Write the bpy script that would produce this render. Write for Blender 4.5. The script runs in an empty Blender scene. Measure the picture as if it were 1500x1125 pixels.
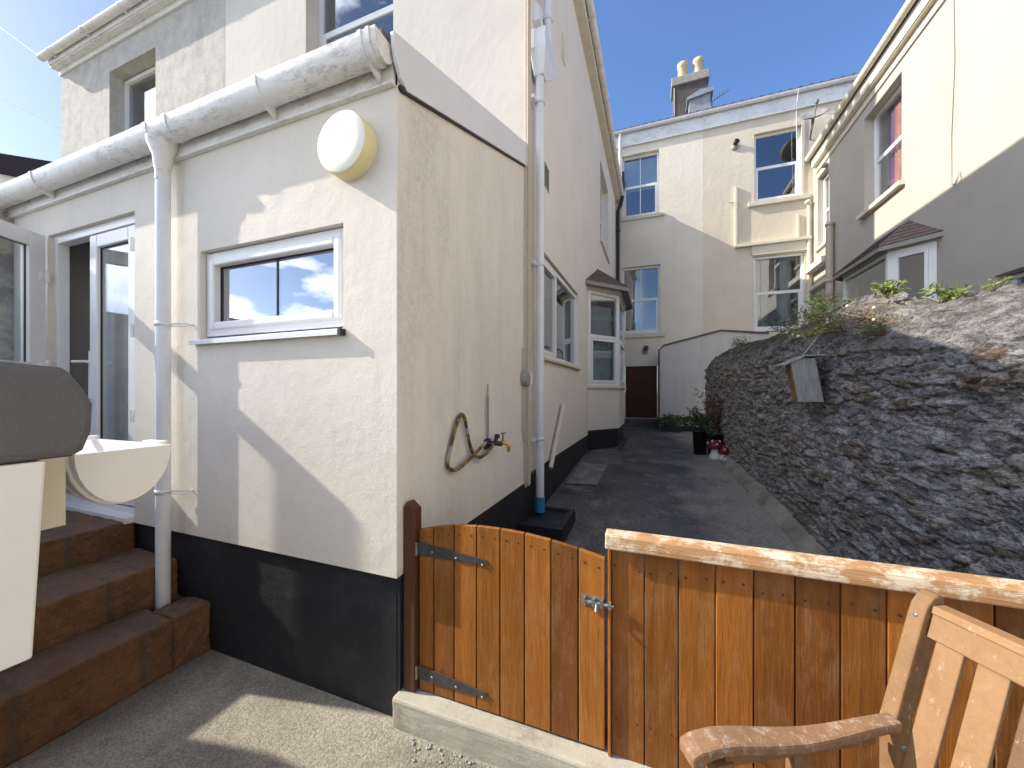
import bpy, math, random
from mathutils import Vector, noise as mn
random.seed(7)
R = math.radians
scene = bpy.context.scene

# ---------------------------------------------------------------- camera
YAW = R(20.8)
cam = bpy.data.cameras.new('camera'); cam_o = bpy.data.objects.new('camera', cam)
scene.collection.objects.link(cam_o); scene.camera = cam_o
cam.sensor_width = 36; cam.lens = 36 * 553 / 1500; cam.shift_y = 10.5 / 1500
cam.clip_start = .02; cam.clip_end = 1500
cam_o.location = (0, 0, 0); cam_o.rotation_euler = (R(90), 0, YAW)
scene.render.resolution_x = 1024; scene.render.resolution_y = 768

# ---------------------------------------------------------------- light
SUN = Vector((5, 1, -3.3)).normalized()             # direction the light travels
sl = bpy.data.lights.new('sun', 'SUN'); so = bpy.data.objects.new('sun', sl)
scene.collection.objects.link(so); sl.energy = 3.3; sl.angle = R(.5); sl.color = (1, .92, .79)
so.rotation_euler = (-SUN).to_track_quat('Z', 'Y').to_euler(); so.location = (-8, -3, 9)
w = bpy.data.worlds.new('World'); scene.world = w; w.use_nodes = True
nt = w.node_tree; nt.nodes.clear()
def wn(t, **k):
    n = nt.nodes.new(t)
    for a, b in k.items(): setattr(n, a, b)
    return n
sky = wn('ShaderNodeTexSky', sky_type='NISHITA', sun_disc=False)
sky.sun_elevation = math.asin(-SUN.z); sky.sun_rotation = math.atan2(-SUN.x, -SUN.y)
sky.altitude = 0; sky.air_density = .65; sky.dust_density = .4; sky.ozone_density = 5.5
bg = wn('ShaderNodeBackground'); bg.inputs[1].default_value = .15
wo = wn('ShaderNodeOutputWorld')
tc = wn('ShaderNodeTexCoord'); mp = wn('ShaderNodeMapping'); mp.inputs['Scale'].default_value = (1, 1, 2.6); mp.inputs['Location'].default_value = (.35, .1, .2)
nz = wn('ShaderNodeTexNoise'); nz.inputs['Scale'].default_value = 2.6; nz.inputs['Detail'].default_value = 9; nz.inputs['Roughness'].default_value = .55
cr = wn('ShaderNodeValToRGB'); cr.color_ramp.elements[0].position = .45; cr.color_ramp.elements[1].position = .56
sx = wn('ShaderNodeSeparateXYZ')
mr = wn('ShaderNodeMapRange'); mr.inputs[1].default_value = .12; mr.inputs[2].default_value = -.2   # clouds towards -Y, widened and brightened as fill; overhead ones added out of view
mz = wn('ShaderNodeMapRange'); mz.inputs[1].default_value = .80; mz.inputs[2].default_value = .92
m1 = wn('ShaderNodeMath', operation='MAXIMUM'); m2 = wn('ShaderNodeMath', operation='MULTIPLY')
mix = wn('ShaderNodeMix', data_type='RGBA'); mix.inputs[7].default_value = (11.2, 11.6, 12.8, 1)
L = nt.links.new
L(tc.outputs['Generated'], mp.inputs[0]); L(mp.outputs[0], nz.inputs['Vector']); L(nz.outputs[0], cr.inputs[0])
L(tc.outputs['Generated'], sx.inputs[0]); L(sx.outputs[1], mr.inputs[0]); L(sx.outputs[2], mz.inputs[0])
L(mr.outputs[0], m1.inputs[0]); L(mz.outputs[0], m1.inputs[1]); L(m1.outputs[0], m2.inputs[0]); L(cr.outputs[0], m2.inputs[1])
mx_ = wn('ShaderNodeMapRange'); mx_.inputs[1].default_value = -.02; mx_.inputs[2].default_value = -.22; L(sx.outputs[0], mx_.inputs[0])
m3 = wn('ShaderNodeMath', operation='MULTIPLY'); L(m2.outputs[0], m3.inputs[0]); L(mx_.outputs[0], m3.inputs[1]); L(m3.outputs[0], mix.inputs[0])
sc_ = wn('ShaderNodeSeparateColor'); L(sky.outputs[0], sc_.inputs[0]); mb_ = wn('ShaderNodeMapRange'); mb_.inputs[1].default_value = 2.0; mb_.inputs[2].default_value = 3.6; L(sc_.outputs[2], mb_.inputs[0])
ml_ = wn('ShaderNodeMix', data_type='RGBA', blend_type='MULTIPLY'); ml_.inputs[7].default_value = (1.0, .84, .68, 1); L(mb_.outputs[0], ml_.inputs[0]); L(sky.outputs[0], ml_.inputs[6]); L(ml_.outputs[2], mix.inputs[6]); L(mix.outputs[2], bg.inputs[0]); L(bg.outputs[0], wo.inputs[0])
vs = scene.view_settings; vs.view_transform = 'Standard'; vs.look = 'None'; vs.gamma = 1; vs.use_curve_mapping = False
vs.exposure = 1.26
scene.render.engine = 'CYCLES'
scene.cycles.max_bounces = 8; scene.cycles.transparent_max_bounces = 12

# ---------------------------------------------------------------- mesh builder
COL = scene.collection
class MB:
    def __init__(s): s.v = []; s.f = []; s.t = []; s.sm = []
    def add(s, vs_, fs, tone=.5, smooth=False):
        o = len(s.v); s.v += [tuple(p) for p in vs_]
        for f in fs: s.f.append([o + i for i in f]); s.t.append(tone); s.sm.append(smooth)
    def quad(s, a, b, c, d, tone=.5): s.add([a, b, c, d], [(0, 1, 2, 3)], tone)
    def obox(s, O, A, B, C, tone=.5):
        O, A, B, C = map(Vector, (O, A, B, C))
        p = [O + A * i + B * j + C * k for k in (0, 1) for j in (0, 1) for i in (0, 1)]
        f = [(0, 2, 3, 1), (4, 5, 7, 6), (0, 1, 5, 4), (2, 6, 7, 3), (0, 4, 6, 2), (1, 3, 7, 5)]
        if A.cross(B).dot(C) < 0: f = [q[::-1] for q in f]
        s.add(p, f, tone)
    def box(s, x0, x1, y0, y1, z0, z1, tone=.5):
        s.obox((x0, y0, z0), (x1 - x0, 0, 0), (0, y1 - y0, 0), (0, 0, z1 - z0), tone)
    def tube(s, pts, r, n=12, caps=True, tone=.5):
        pts = [Vector(p) for p in pts]; m = len(pts)
        rs = r if isinstance(r, (list, tuple)) else [r] * m
        ref = None; rings = []
        for i, p in enumerate(pts):
            d = (pts[min(i + 1, m - 1)] - pts[max(i - 1, 0)]).normalized()
            if ref is None: ref = d.orthogonal().normalized()
            ref = (ref - d * ref.dot(d)).normalized(); b = d.cross(ref)
            rings.append([p + (ref * math.cos(2 * math.pi * k / n) + b * math.sin(2 * math.pi * k / n)) * rs[i] for k in range(n)])
        vs_ = [q for rg in rings for q in rg]
        s.add(vs_, [(i * n + k, i * n + (k + 1) % n, (i + 1) * n + (k + 1) % n, (i + 1) * n + k) for i in range(m - 1) for k in range(n)], tone, True)
        if caps:
            s.add(rings[0], [tuple(range(n))[::-1]], tone); s.add(rings[-1], [tuple(range(n))], tone)
    def prism(s, poly, off, tone=.5):
        poly = [Vector(p) for p in poly]; off = Vector(off); n = len(poly)
        nrm = Vector((0, 0, 0))
        for i in range(n): nrm += (poly[i] - poly[0]).cross(poly[(i + 1) % n] - poly[0])
        fl = nrm.dot(off) > 0
        vs_ = poly + [p + off for p in poly]
        fs = [tuple(range(n)), tuple(range(2 * n - 1, n - 1, -1))] + [(i, i + n, (i + 1) % n + n, (i + 1) % n) for i in range(n)]
        if fl: fs = [f[::-1] for f in fs]
        s.add(vs_, fs, tone)
    def lathe(s, c, prof, n=24, axis=(0, 0, 1), tone=.5):
        c = Vector(c); ax = Vector(axis).normalized(); u = ax.orthogonal().normalized(); v = ax.cross(u)
        vs_ = [c + ax * h + (u * math.cos(2 * math.pi * k / n) + v * math.sin(2 * math.pi * k / n)) * r for r, h in prof for k in range(n)]
        s.add(vs_, [(i * n + k, i * n + (k + 1) % n, (i + 1) * n + (k + 1) % n, (i + 1) * n + k) for i in range(len(prof) - 1) for k in range(n)], tone, True)
    def build(s, name, m, parent=None, bevel=0, label=None, whole=False):
        if name in SPLIT and not whole:
            for p in pieces(s): o = p.build(name, m, parent, bevel, label, True)
            return o
        me = bpy.data.meshes.new(name); me.from_pydata(s.v, [], s.f); me.update()
        at = me.attributes.new('tone', 'FLOAT', 'FACE'); at.data.foreach_set('value', s.t)
        me.polygons.foreach_set('use_smooth', s.sm)
        me.materials.append(m); o = bpy.data.objects.new(name, me); COL.objects.link(o)
        if bevel:
            b = o.modifiers.new('bevel', 'BEVEL'); b.width = bevel; b.segments = 2; b.limit_method = 'ANGLE'; b.angle_limit = R(40)
        if parent is not None:
            o.parent = parent; o.matrix_parent_inverse = parent.matrix_world.inverted() if parent.type != 'EMPTY' else parent.matrix_basis.inverted()
        if label: o['label'] = label
        return o
SPLIT = {'nail', 'hinge', 'peg', 'gutter_clip', 'gutter_bracket', 'pipe_clip', 'vent_hole', 'conduit', 'wall_batten', 'string_course', 'screw', 'air_brick', 'ledge', 'board_joint_', 'sill_end_cap', 'cap_spot', 'flower'}
def pieces(s):
    par = list(range(len(s.v)))
    def fd(i):
        while par[i] != i: par[i] = par[par[i]]; i = par[i]
        return i
    for f in s.f:
        for i in f[1:]: par[fd(i)] = fd(f[0])
    grp = {}
    for k, f in enumerate(s.f): grp.setdefault(fd(f[0]), []).append(k)
    g = []
    for ks in grp.values():
        idx = {i for k in ks for i in s.f[k]}; lo = [min(s.v[i][a] for i in idx) - .004 for a in range(3)]; hi = [max(s.v[i][a] for i in idx) + .004 for a in range(3)]; g.append([ks, lo, hi])
    ch = True
    while ch:
        ch = False
        for i in range(len(g)):
            for j in range(i + 1, len(g)):
                if all(g[i][1][a] <= g[j][2][a] and g[j][1][a] <= g[i][2][a] for a in range(3)):
                    g[i] = [g[i][0] + g[j][0], [min(g[i][1][a], g[j][1][a]) for a in range(3)], [max(g[i][2][a], g[j][2][a]) for a in range(3)]]; g.pop(j); ch = True; break
            if ch: break
    out = []
    for ks, _, _ in g:
        m = MB(); mp_ = {}
        for k in sorted(ks):
            f = []
            for i in s.f[k]:
                if i not in mp_: mp_[i] = len(m.v); m.v.append(s.v[i])
                f.append(mp_[i])
            m.f.append(f); m.t.append(s.t[k]); m.sm.append(s.sm[k])
        out.append(m)
    return out
def tag(o, label=None, cat=None, group=None, kind=None):
    if label: o['label'] = label
    if cat: o['category'] = cat
    if group: o['group'] = group
    if kind: o['kind'] = kind
    return o
def thing(name, label, cat, loc=(0, 0, 0), group=None):
    o = bpy.data.objects.new(name, None); COL.objects.link(o); o.location = loc; o.empty_display_size = .1
    return tag(o, label, cat, group)

def rough(o, levels, strength, scale):
    if levels: sb = o.modifiers.new('subdivide', 'SUBSURF'); sb.subdivision_type = 'SIMPLE'; sb.levels = levels; sb.render_levels = levels
    t = bpy.data.textures.new('rough', 'CLOUDS'); t.noise_scale = scale; t.noise_depth = 3
    d = o.modifiers.new('displace', 'DISPLACE'); d.texture = t; d.strength = strength; d.mid_level = .5; d.texture_coords = 'OBJECT' if False else 'GLOBAL'
# ---------------------------------------------------------------- materials
class NT:
    def __init__(s, name):
        s.m = bpy.data.materials.new(name); s.m.use_nodes = True; s.t = s.m.node_tree; s.p = s.t.nodes['Principled BSDF']
        s.co = s.t.nodes.new('ShaderNodeTexCoord').outputs['Object']
    def n(s, t, **k):
        x = s.t.nodes.new(t)
        for a, b in k.items(): setattr(x, a, b)
        return x
    def l(s, a, b): s.t.links.new(a, b)
    def map(s, sc=(1, 1, 1), rot=(0, 0, 0)):
        x = s.n('ShaderNodeMapping'); x.inputs['Scale'].default_value = sc; x.inputs['Rotation'].default_value = rot; s.l(s.co, x.inputs[0]); return x.outputs[0]
    def noise(s, sc, det=6, rough=.6, vec=None, dist=0):
        x = s.n('ShaderNodeTexNoise'); x.inputs['Scale'].default_value = sc; x.inputs['Detail'].default_value = det
        x.inputs['Roughness'].default_value = rough; x.inputs['Distortion'].default_value = dist; s.l(vec or s.co, x.inputs['Vector']); return x.outputs[0]
    def ramp(s, f, a, b, ca=(0, 0, 0), cb=(1, 1, 1)):
        x = s.n('ShaderNodeValToRGB'); e = x.color_ramp.elements; e[0].position = a; e[1].position = b
        e[0].color = (*ca, 1); e[1].color = (*cb, 1); s.l(f, x.inputs[0]); return x.outputs[0]
    def mix(s, f, a, b, mode='MIX'):
        x = s.n('ShaderNodeMix', data_type='RGBA', blend_type=mode)
        if isinstance(f, (int, float)): x.inputs[0].default_value = f
        else: s.l(f, x.inputs[0])
        for i, q in ((6, a), (7, b)):
            if isinstance(q, tuple): x.inputs[i].default_value = (*q, 1)
            else: s.l(q, x.inputs[i])
        return x.outputs[2]
    def math(s, op, a, b=0.):
        x = s.n('ShaderNodeMath', operation=op)
        for i, q in ((0, a), (1, b)):
            if isinstance(q, (int, float)): x.inputs[i].default_value = q
            else: s.l(q, x.inputs[i])
        return x.outputs[0]
    def attr(s, name='tone'):
        x = s.n('ShaderNodeAttribute'); x.attribute_name = name; return x
    def bump(s, h, st=.3, d=.01, prev=None):
        x = s.n('ShaderNodeBump'); x.inputs['Strength'].default_value = st; x.inputs['Distance'].default_value = d; s.l(h, x.inputs['Height'])
        if prev: s.l(prev, x.inputs['Normal'])
        s.l(x.outputs[0], s.p.inputs['Normal']); return x.outputs[0]
    def fin(s, col, rough=.8, spec=.3, metal=0):
        if isinstance(col, tuple): s.p.inputs['Base Color'].default_value = (*col, 1)
        else: s.l(col, s.p.inputs['Base Color'])
        if isinstance(rough, (int, float)): s.p.inputs['Roughness'].default_value = rough
        else: s.l(rough, s.p.inputs['Roughness'])
        s.p.inputs['Specular IOR Level'].default_value = spec; s.p.inputs['Metallic'].default_value = metal
        return s.m

def stucco(name, c, dirt=(.35, .32, .28), amt=.5, lumps=.35, streak=.5):
    a = NT(name)
    big = a.noise(1.3, 5, .6)
    st = a.noise(2.2, 6, .65, a.map((2.2, 2.2, .22)))
    col = a.mix(a.ramp(big, .35, .75), c, tuple(x * .90 for x in c))
    f = a.math('MULTIPLY', a.ramp(st, .52, .78), amt * streak * 1.6)
    col = a.mix(f, col, dirt)
    sp = a.noise(34, 5, .7)
    f2 = a.math('MULTIPLY', a.math('MULTIPLY', a.ramp(a.noise(3.1, 6, .7), .55, .72), a.ramp(sp, .5, .62)), amt)
    col = a.mix(f2, col, dirt)
    b = a.bump(a.noise(9, 3, .5), lumps, .02)
    a.bump(a.noise(90, 6, .7), .35, .006, b)
    return a.fin(col, .88, .2)
M = {}
M['cream'] = stucco('cream_render', (.74, .67, .57), amt=.30)
M['leanto'] = stucco('warm_white_render', (.74, .69, .61), amt=.16, lumps=.22)
M['white_render'] = stucco('white_render', (.66, .62, .55), amt=.2, lumps=.18)
M['back_cream'] = stucco('pale_cream_render', (.80, .735, .61), amt=.16)
M['back_beige'] = stucco('beige_render', (.72, .635, .50), amt=.16)
M['right'] = stucco('light_beige_render', (.47, .44, .385), amt=.14, lumps=.15)
M['block'] = stucco('off_white_render', (.66, .63, .58), (.28, .27, .26), amt=.4)
# side wall of the cream house: grimy towards the front
a = NT('grimy_cream_render')
sx_ = a.n('ShaderNodeSeparateXYZ'); a.l(a.co, sx_.inputs[0])
base = a.mix(a.ramp(a.noise(1.1, 5), .35, .7), (.80, .755, .69), (.75, .70, .635))
mr_ = a.n('ShaderNodeMapRange'); mr_.inputs[1].default_value = 3.7; mr_.inputs[2].default_value = 1.8; a.l(sx_.outputs[1], mr_.inputs[0])
g = a.math('MULTIPLY', a.ramp(a.noise(1.6, 8, .68, a.map((1.6, 1.6, .45))), .4, .66), mr_.outputs[0])
g = a.math('MULTIPLY', g, a.ramp(a.noise(42, 6, .75), .32, .6))
base = a.mix(a.math('MULTIPLY', g, .5), base, (.33, .31, .30))
st = a.ramp(a.noise(2.6, 7, .7, a.map((2.6, 2.6, .12))), .55, .8)
base = a.mix(a.math('MULTIPLY', st, .22), base, (.36, .33, .30))
b = a.bump(a.noise(7, 3), .3, .02); a.bump(a.noise(70, 6, .7), .4, .005, b)
M['side'] = a.fin(base, .88, .2)
a = NT('grey_pebbledash')
base = a.mix(a.ramp(a.noise(4.5, 8, .7), .38, .66), (.60, .57, .50), (.42, .40, .37))
base = a.mix(a.ramp(a.noise(48, 4, .7), .5, .66), base, (.62, .6, .55))
base = a.mix(a.math('MULTIPLY', a.ramp(a.noise(3, 6, .7, a.map((1.5, 1, .2))), .55, .75), .5), base, (.25, .24, .23))
a.bump(a.noise(48, 6, .8), .8, .02)
M['dash'] = a.fin(base, .9, .2)
a = NT('black_plinth_paint')
base = a.mix(a.ramp(a.noise(5, 7, .7), .5, .75), (.013, .014, .019), (.036, .038, .046))
base = a.mix(a.math('MULTIPLY', a.ramp(a.noise(30, 7, .8), .68, .74), .7), base, (.2, .2, .2))
b = a.bump(a.noise(11, 3), .4, .02); a.bump(a.noise(80, 5, .7), .5, .006, b)
M['plinth'] = a.fin(base, .62, .5)
def plastic(name, c, rough=.32, dirt=0, spec=.5):
    a = NT(name); col = a.mix(a.ramp(a.noise(3, 5), .4, .7), c, tuple(x * .92 for x in c))
    if dirt:
        f = a.math('MULTIPLY', a.ramp(a.noise(34, 8, .85, a.map((.35, 1, 1))), .48, .60), a.ramp(a.noise(3.2, 5, .7, a.map((.6, 1, 1))), .44, .58))
        col = a.mix(a.math('MULTIPLY', f, dirt), col, (.16, .13, .09))
        col = a.mix(a.math('MULTIPLY', a.ramp(a.noise(7, 6, .7), .5, .8), dirt * .5), col, (.45, .40, .32))
    a.bump(a.noise(14, 3), .06, .01)
    return a.fin(col, rough, spec)
M['upvc'] = plastic('white_upvc', (.80, .80, .80))
M['gutter'] = plastic('weathered_white_gutter', (.80, .79, .77), .42, .5)
M['pipe'] = plastic('white_pipe', (.74, .76, .80), .35, .1)
M['creamtrim'] = plastic('cream_painted_trim', (.70, .64, .52), .6, .25)
M['lampglass'] = plastic('yellowed_lamp_cover', (.80, .79, .66), .35)
M['lampside'] = plastic('yellow_lamp_rim', (.72, .66, .36), .4)
M['beigepipe'] = plastic('beige_painted_pipe', (.50, .42, .32), .55, .2)
M['barge'] = plastic('grey_white_board', (.74, .74, .77), .5)
M['black'] = plastic('black_plastic', (.02, .02, .022), .45)
M['greyplastic'] = plastic('grey_plastic', (.28, .28, .26), .6, .3)
M['bluepl'] = plastic('blue_plastic', (.03, .22, .45), .5)
M['dark_rubber'] = plastic('dark_seal', (.02, .022, .025), .6)
def simple(name, c, c2, sc, rough=.7, bs=.4, bd=.01, bsc=40, spec=.3, metal=0, st=(1, 1, 1), lo=.35, hi=.7):
    a = NT(name); v = a.map(st); col = a.mix(a.ramp(a.noise(sc, 7, .65, v), lo, hi), c, c2)
    a.bump(a.noise(bsc, 6, .7, v), bs, bd); return a.fin(col, rough, spec, metal)
M['slate'] = simple('slate_roof', (.09, .085, .09), (.16, .14, .14), 14, .6)
M['rooftile'] = simple('brown_tile', (.10, .07, .065), (.19, .14, .13), 30, .75)
M['darkroof'] = simple('dark_sheet_roof', (.018, .015, .020), (.045, .038, .045), 30, 1.0, spec=0, st=(1, 8, 1))
M['room'] = simple('dim_interior', (.66, .65, .66), (.74, .73, .73), 2, .9)
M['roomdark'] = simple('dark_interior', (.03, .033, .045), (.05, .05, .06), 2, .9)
M['curtain'] = simple('pale_curtain', (.62, .60, .54), (.70, .68, .62), 5, .9)
M['pinkcurtain'] = simple('pink_curtain', (.30, .10, .10), (.40, .17, .16), 6, .9)
M['purplecurtain'] = simple('purple_curtain', (.10, .05, .12), (.16, .08, .18), 6, .9)
M['blind'] = simple('grey_blind', (.70, .71, .70), (.76, .77, .76), 8, .8)
M['lead'] = simple('lead_sheet', (.24, .27, .31), (.33, .36, .40), 8, .55)
M['chimney'] = simple('sooty_render', (.07, .06, .055), (.14, .12, .11), 7, .9, st=(1, 1, .3))
M['capstone'] = simple('lichen_capstone', (.26, .26, .23), (.38, .36, .30), 12, .9)
M['potclay'] = simple('buff_clay', (.55, .45, .28), (.66, .56, .36), 8, .8)
M['iron'] = simple('painted_iron', (.035, .034, .034), (.07, .068, .066), 30, .5, .3, spec=.5)
M['zinc'] = simple('worn_bolt_metal', (.20, .19, .18), (.42, .41, .39), 60, .35, .3, spec=.6, metal=.6)
M['brass'] = simple('brass_tap', (.60, .38, .08), (.48, .30, .08), 30, .35, .2, metal=.7)
M['redoor'] = simple('dark_red_door', (.085, .018, .012), (.11, .024, .015), 5, .5)
M['greydish'] = simple('grey_dish', (.22, .21, .20), (.32, .30, .28), 10, .6)
M['coping'] = simple('grey_masonry_paint', (.105, .11, .125), (.14, .145, .155), 5, .8, .9, .012, 16)
M['leafgreen'] = simple('leaf_green', (.09, .14, .035), (.24, .27, .07), 9, .6)
M['leafdark'] = simple('leaf_dark', (.03, .05, .018), (.08, .12, .035), 9, .6)
M['deadleaf'] = simple('dry_leaf', (.20, .13, .05), (.30, .22, .10), 9, .8)
M['twig'] = simple('brown_twig', (.10, .06, .04), (.17, .10, .06), 20, .9)
M['redtwig'] = simple('reddish_leaf', (.09, .035, .03), (.14, .06, .045), 9, .8)
M['petal'] = simple('white_petal', (.7, .7, .66), (.6, .6, .56), 9, .7)
M['soil'] = simple('dark_soil', (.03, .022, .016), (.06, .045, .03), 30, .95)
M['mushcap'] = simple('red_glaze', (.12, .012, .018), (.17, .02, .02), 5, .3, .1)
M['mushstem'] = simple('white_glaze', (.62, .60, .57), (.7, .68, .65), 5, .4, .1)
M['pebble'] = simple('grey_pebble', (.30, .31, .30), (.42, .42, .40), 9, .85)
M['greywood'] = simple('weathered_grey_wood', (.20, .20, .19), (.36, .35, .33), 18, .85, .6, .006, 40, st=(6, 6, .5))
M['rotwood'] = simple('rotten_orange_wood', (.30, .17, .07), (.16, .09, .05), 18, .9, .8, .01, 30)
M['rope'] = simple('pale_cord', (.40, .38, .33), (.5, .48, .42), 40, .9)
M['cable'] = simple('grey_cable', (.20, .19, .19), (.25, .24, .24), 20, .7)
M['creamcable'] = simple('painted_cable', (.50, .44, .35), (.56, .50, .40), 20, .8)
# yellow brown hose
a = NT('rusty_yellow_hose')
col = a.mix(a.ramp(a.noise(22, 4, .6), .42, .52), (.30, .19, .05), (.10, .055, .03))
col = a.mix(a.ramp(a.noise(9, 3, .5), .56, .62), col, (.30, .31, .31)); a.bump(a.noise(120, 3), .4, .003)
M['hose'] = a.fin(col, .6, .4)
# concrete
def concrete(name, c1, c2, c3, sc=.9, grit=130, st=.5, big=.02):
    a = NT(name)
    col = a.mix(a.ramp(a.noise(sc, 7, .62, dist=.6), .35, .62), c1, c2)
    col = a.mix(a.ramp(a.noise(sc * 2.7, 8, .7), .54, .7), col, c3)
    g = a.noise(grit, 5, .8)
    col = a.mix(a.math('MULTIPLY', a.ramp(g, .56, .66), .55), col, tuple(min(1, x * 2.0) for x in c3))
    col = a.mix(a.math('MULTIPLY', a.ramp(a.noise(grit * .6, 4, .8), .62, .68), .6), col, tuple(x * .45 for x in c1))
    b = a.bump(a.noise(6, 4), .25, big); a.bump(g, st, .006, b)
    return a.fin(col, .88, .25)
M['patio'] = concrete('pebbly_concrete', (.23, .21, .18), (.40, .37, .305), (.17, .16, .145), 1.0, 62, 1.6)
def pebbles(m, scale, lo, hi, bs):
    t = m.node_tree; P_ = t.nodes['Principled BSDF']; old = P_.inputs['Base Color'].links[0].from_socket; ob = P_.inputs['Normal'].links[0].from_socket
    co = t.nodes.new('ShaderNodeTexCoord'); vo = t.nodes.new('ShaderNodeTexVoronoi'); vo.inputs['Scale'].default_value = scale; t.links.new(co.outputs['Object'], vo.inputs['Vector'])
    bw = t.nodes.new('ShaderNodeRGBToBW'); t.links.new(vo.outputs['Color'], bw.inputs[0]); r = t.nodes.new('ShaderNodeValToRGB'); e = r.color_ramp.elements; e[0].position = .25; e[1].position = .75
    e[0].color = (lo, lo, lo, 1); e[1].color = (hi, hi, hi * .95, 1); t.links.new(bw.outputs[0], r.inputs[0]); mx = t.nodes.new('ShaderNodeMix'); mx.data_type = 'RGBA'; mx.blend_type = 'MULTIPLY'; mx.inputs[0].default_value = 1
    t.links.new(old, mx.inputs[6]); t.links.new(r.outputs[0], mx.inputs[7]); t.links.new(mx.outputs[2], P_.inputs['Base Color'])
    bp = t.nodes.new('ShaderNodeBump'); bp.inputs['Strength'].default_value = bs; bp.inputs['Distance'].default_value = .006; bp.invert = True; t.links.new(vo.outputs['Distance'], bp.inputs['Height']); t.links.new(ob, bp.inputs['Normal']); t.links.new(bp.outputs[0], P_.inputs['Normal'])
pebbles(M['patio'], 150, .76, 1.22, .45)
M['alley'] = concrete('stained_alley_concrete', (.070, .066, .065), (.17, .16, .15), (.30, .275, .24), .95, 70, .9)
a_ = M['alley'].node_tree; P_ = a_.nodes['Principled BSDF']; old = P_.inputs['Base Color'].links[0].from_socket
def _n(t, **k):
    x = a_.nodes.new(t)
    for p, q in k.items(): setattr(x, p, q)
    return x
tco = _n('ShaderNodeTexCoord'); sp = _n('ShaderNodeSeparateXYZ'); no = _n('ShaderNodeTexNoise'); no.inputs['Scale'].default_value = 1.3; no.inputs['Detail'].default_value = 8; no.inputs['Roughness'].default_value = .7
ad = _n('ShaderNodeMath', operation='MULTIPLY_ADD'); ad.inputs[1].default_value = 2.2; mrg = _n('ShaderNodeMapRange'); mrg.inputs[1].default_value = 1.30; mrg.inputs[2].default_value = 1.80; mrg.inputs[4].default_value = .8
mxx = _n('ShaderNodeMix', data_type='RGBA'); mxx.inputs[7].default_value = (.40, .355, .29, 1); n2 = _n('ShaderNodeTexNoise'); n2.inputs['Scale'].default_value = 30; n2.inputs['Detail'].default_value = 7
ml = _n('ShaderNodeMix', data_type='RGBA', blend_type='MULTIPLY'); ml.inputs[0].default_value = .8; cr2 = _n('ShaderNodeValToRGB'); cr2.color_ramp.elements[0].position = .3; cr2.color_ramp.elements[0].color = (.55, .55, .55, 1); cr2.color_ramp.elements[1].position = .7
a_.links.new(tco.outputs['Object'], sp.inputs[0]); a_.links.new(tco.outputs['Object'], no.inputs['Vector']); a_.links.new(tco.outputs['Object'], n2.inputs['Vector']); a_.links.new(no.outputs[0], ad.inputs[0]); a_.links.new(sp.outputs[0], ad.inputs[2]); a_.links.new(ad.outputs[0], mrg.inputs[0])
a_.links.new(mrg.outputs[0], mxx.inputs[0]); a_.links.new(old, mxx.inputs[6]); a_.links.new(n2.outputs[0], cr2.inputs[0]); a_.links.new(mxx.outputs[2], ml.inputs[6]); a_.links.new(cr2.outputs[0], ml.inputs[7]); a_.links.new(ml.outputs[2], P_.inputs['Base Color'])
M['kerb'] = concrete('kerb_concrete', (.40, .37, .31), (.48, .45, .38), (.28, .26, .22), 2.4, 110, .7)
M['kerb_dirty'] = concrete('patched_concrete', (.16, .15, .13), (.30, .275, .235), (.09, .085, .08), 2.6, 60, .9, .04)
M['earth'] = concrete('rough_ground', (.12, .12, .09), (.18, .17, .13), (.08, .09, .05), .5, 20, .5)
# brick steps, brown paint worn to grey mortar
a = NT('worn_brown_step_paint')
col = a.mix(a.ramp(a.noise(5, 7, .7), .35, .7), (.115, .056, .026), (.22, .115, .056))
ge = a.n('ShaderNodeNewGeometry'); gs = a.n('ShaderNodeSeparateXYZ'); a.l(ge.outputs['Normal'], gs.inputs[0])
col = a.mix(a.math('MULTIPLY', a.ramp(gs.outputs[2], .5, .9), a.ramp(a.noise(7, 8, .75), .35, .6)), col, (.14, .088, .072))
col = a.mix(a.ramp(a.noise(14, 8, .75), .54, .70), col, (.045, .040, .038))
col = a.mix(a.math('MULTIPLY', a.ramp(a.noise(60, 6, .8), .58, .68), .8), col, (.30, .25, .22))
br = a.n('ShaderNodeTexBrick'); br.inputs['Scale'].default_value = 1; br.inputs['Brick Width'].default_value = .44; br.inputs['Row Height'].default_value = 3.0
br.inputs['Mortar Size'].default_value = .022; br.inputs['Mortar Smooth'].default_value = .8; br.offset = 0
mpp = a.n('ShaderNodeMapping'); mpp.inputs['Rotation'].default_value = (0, 0, R(90)); mpp.inputs['Location'].default_value = (.3, 1.5, 0); a.l(a.co, mpp.inputs[0])
nd = a.n('ShaderNodeVectorMath', operation='ADD'); nv = a.n('ShaderNodeVectorMath', operation='SCALE'); nv.inputs[3].default_value = .03
nn = a.n('ShaderNodeTexNoise'); nn.inputs['Scale'].default_value = 9; a.l(a.co, nn.inputs['Vector']); a.l(nn.outputs[1], nv.inputs[0]); a.l(mpp.outputs[0], nd.inputs[0]); a.l(nv.outputs[0], nd.inputs[1])
a.l(nd.outputs[0], br.inputs['Vector'])
col = a.mix(a.math('MULTIPLY', a.math('MULTIPLY', br.outputs['Fac'], a.ramp(a.noise(11, 6, .7), .3, .55)), .8), col, (.085, .075, .064))
b = a.bump(br.outputs['Fac'], .5, -.012); b = a.bump(a.noise(13, 6, .7), .8, .02, b); a.bump(a.noise(80, 5, .8), .6, .006, b)
M['steps'] = a.fin(col, .85, .3)
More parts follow.
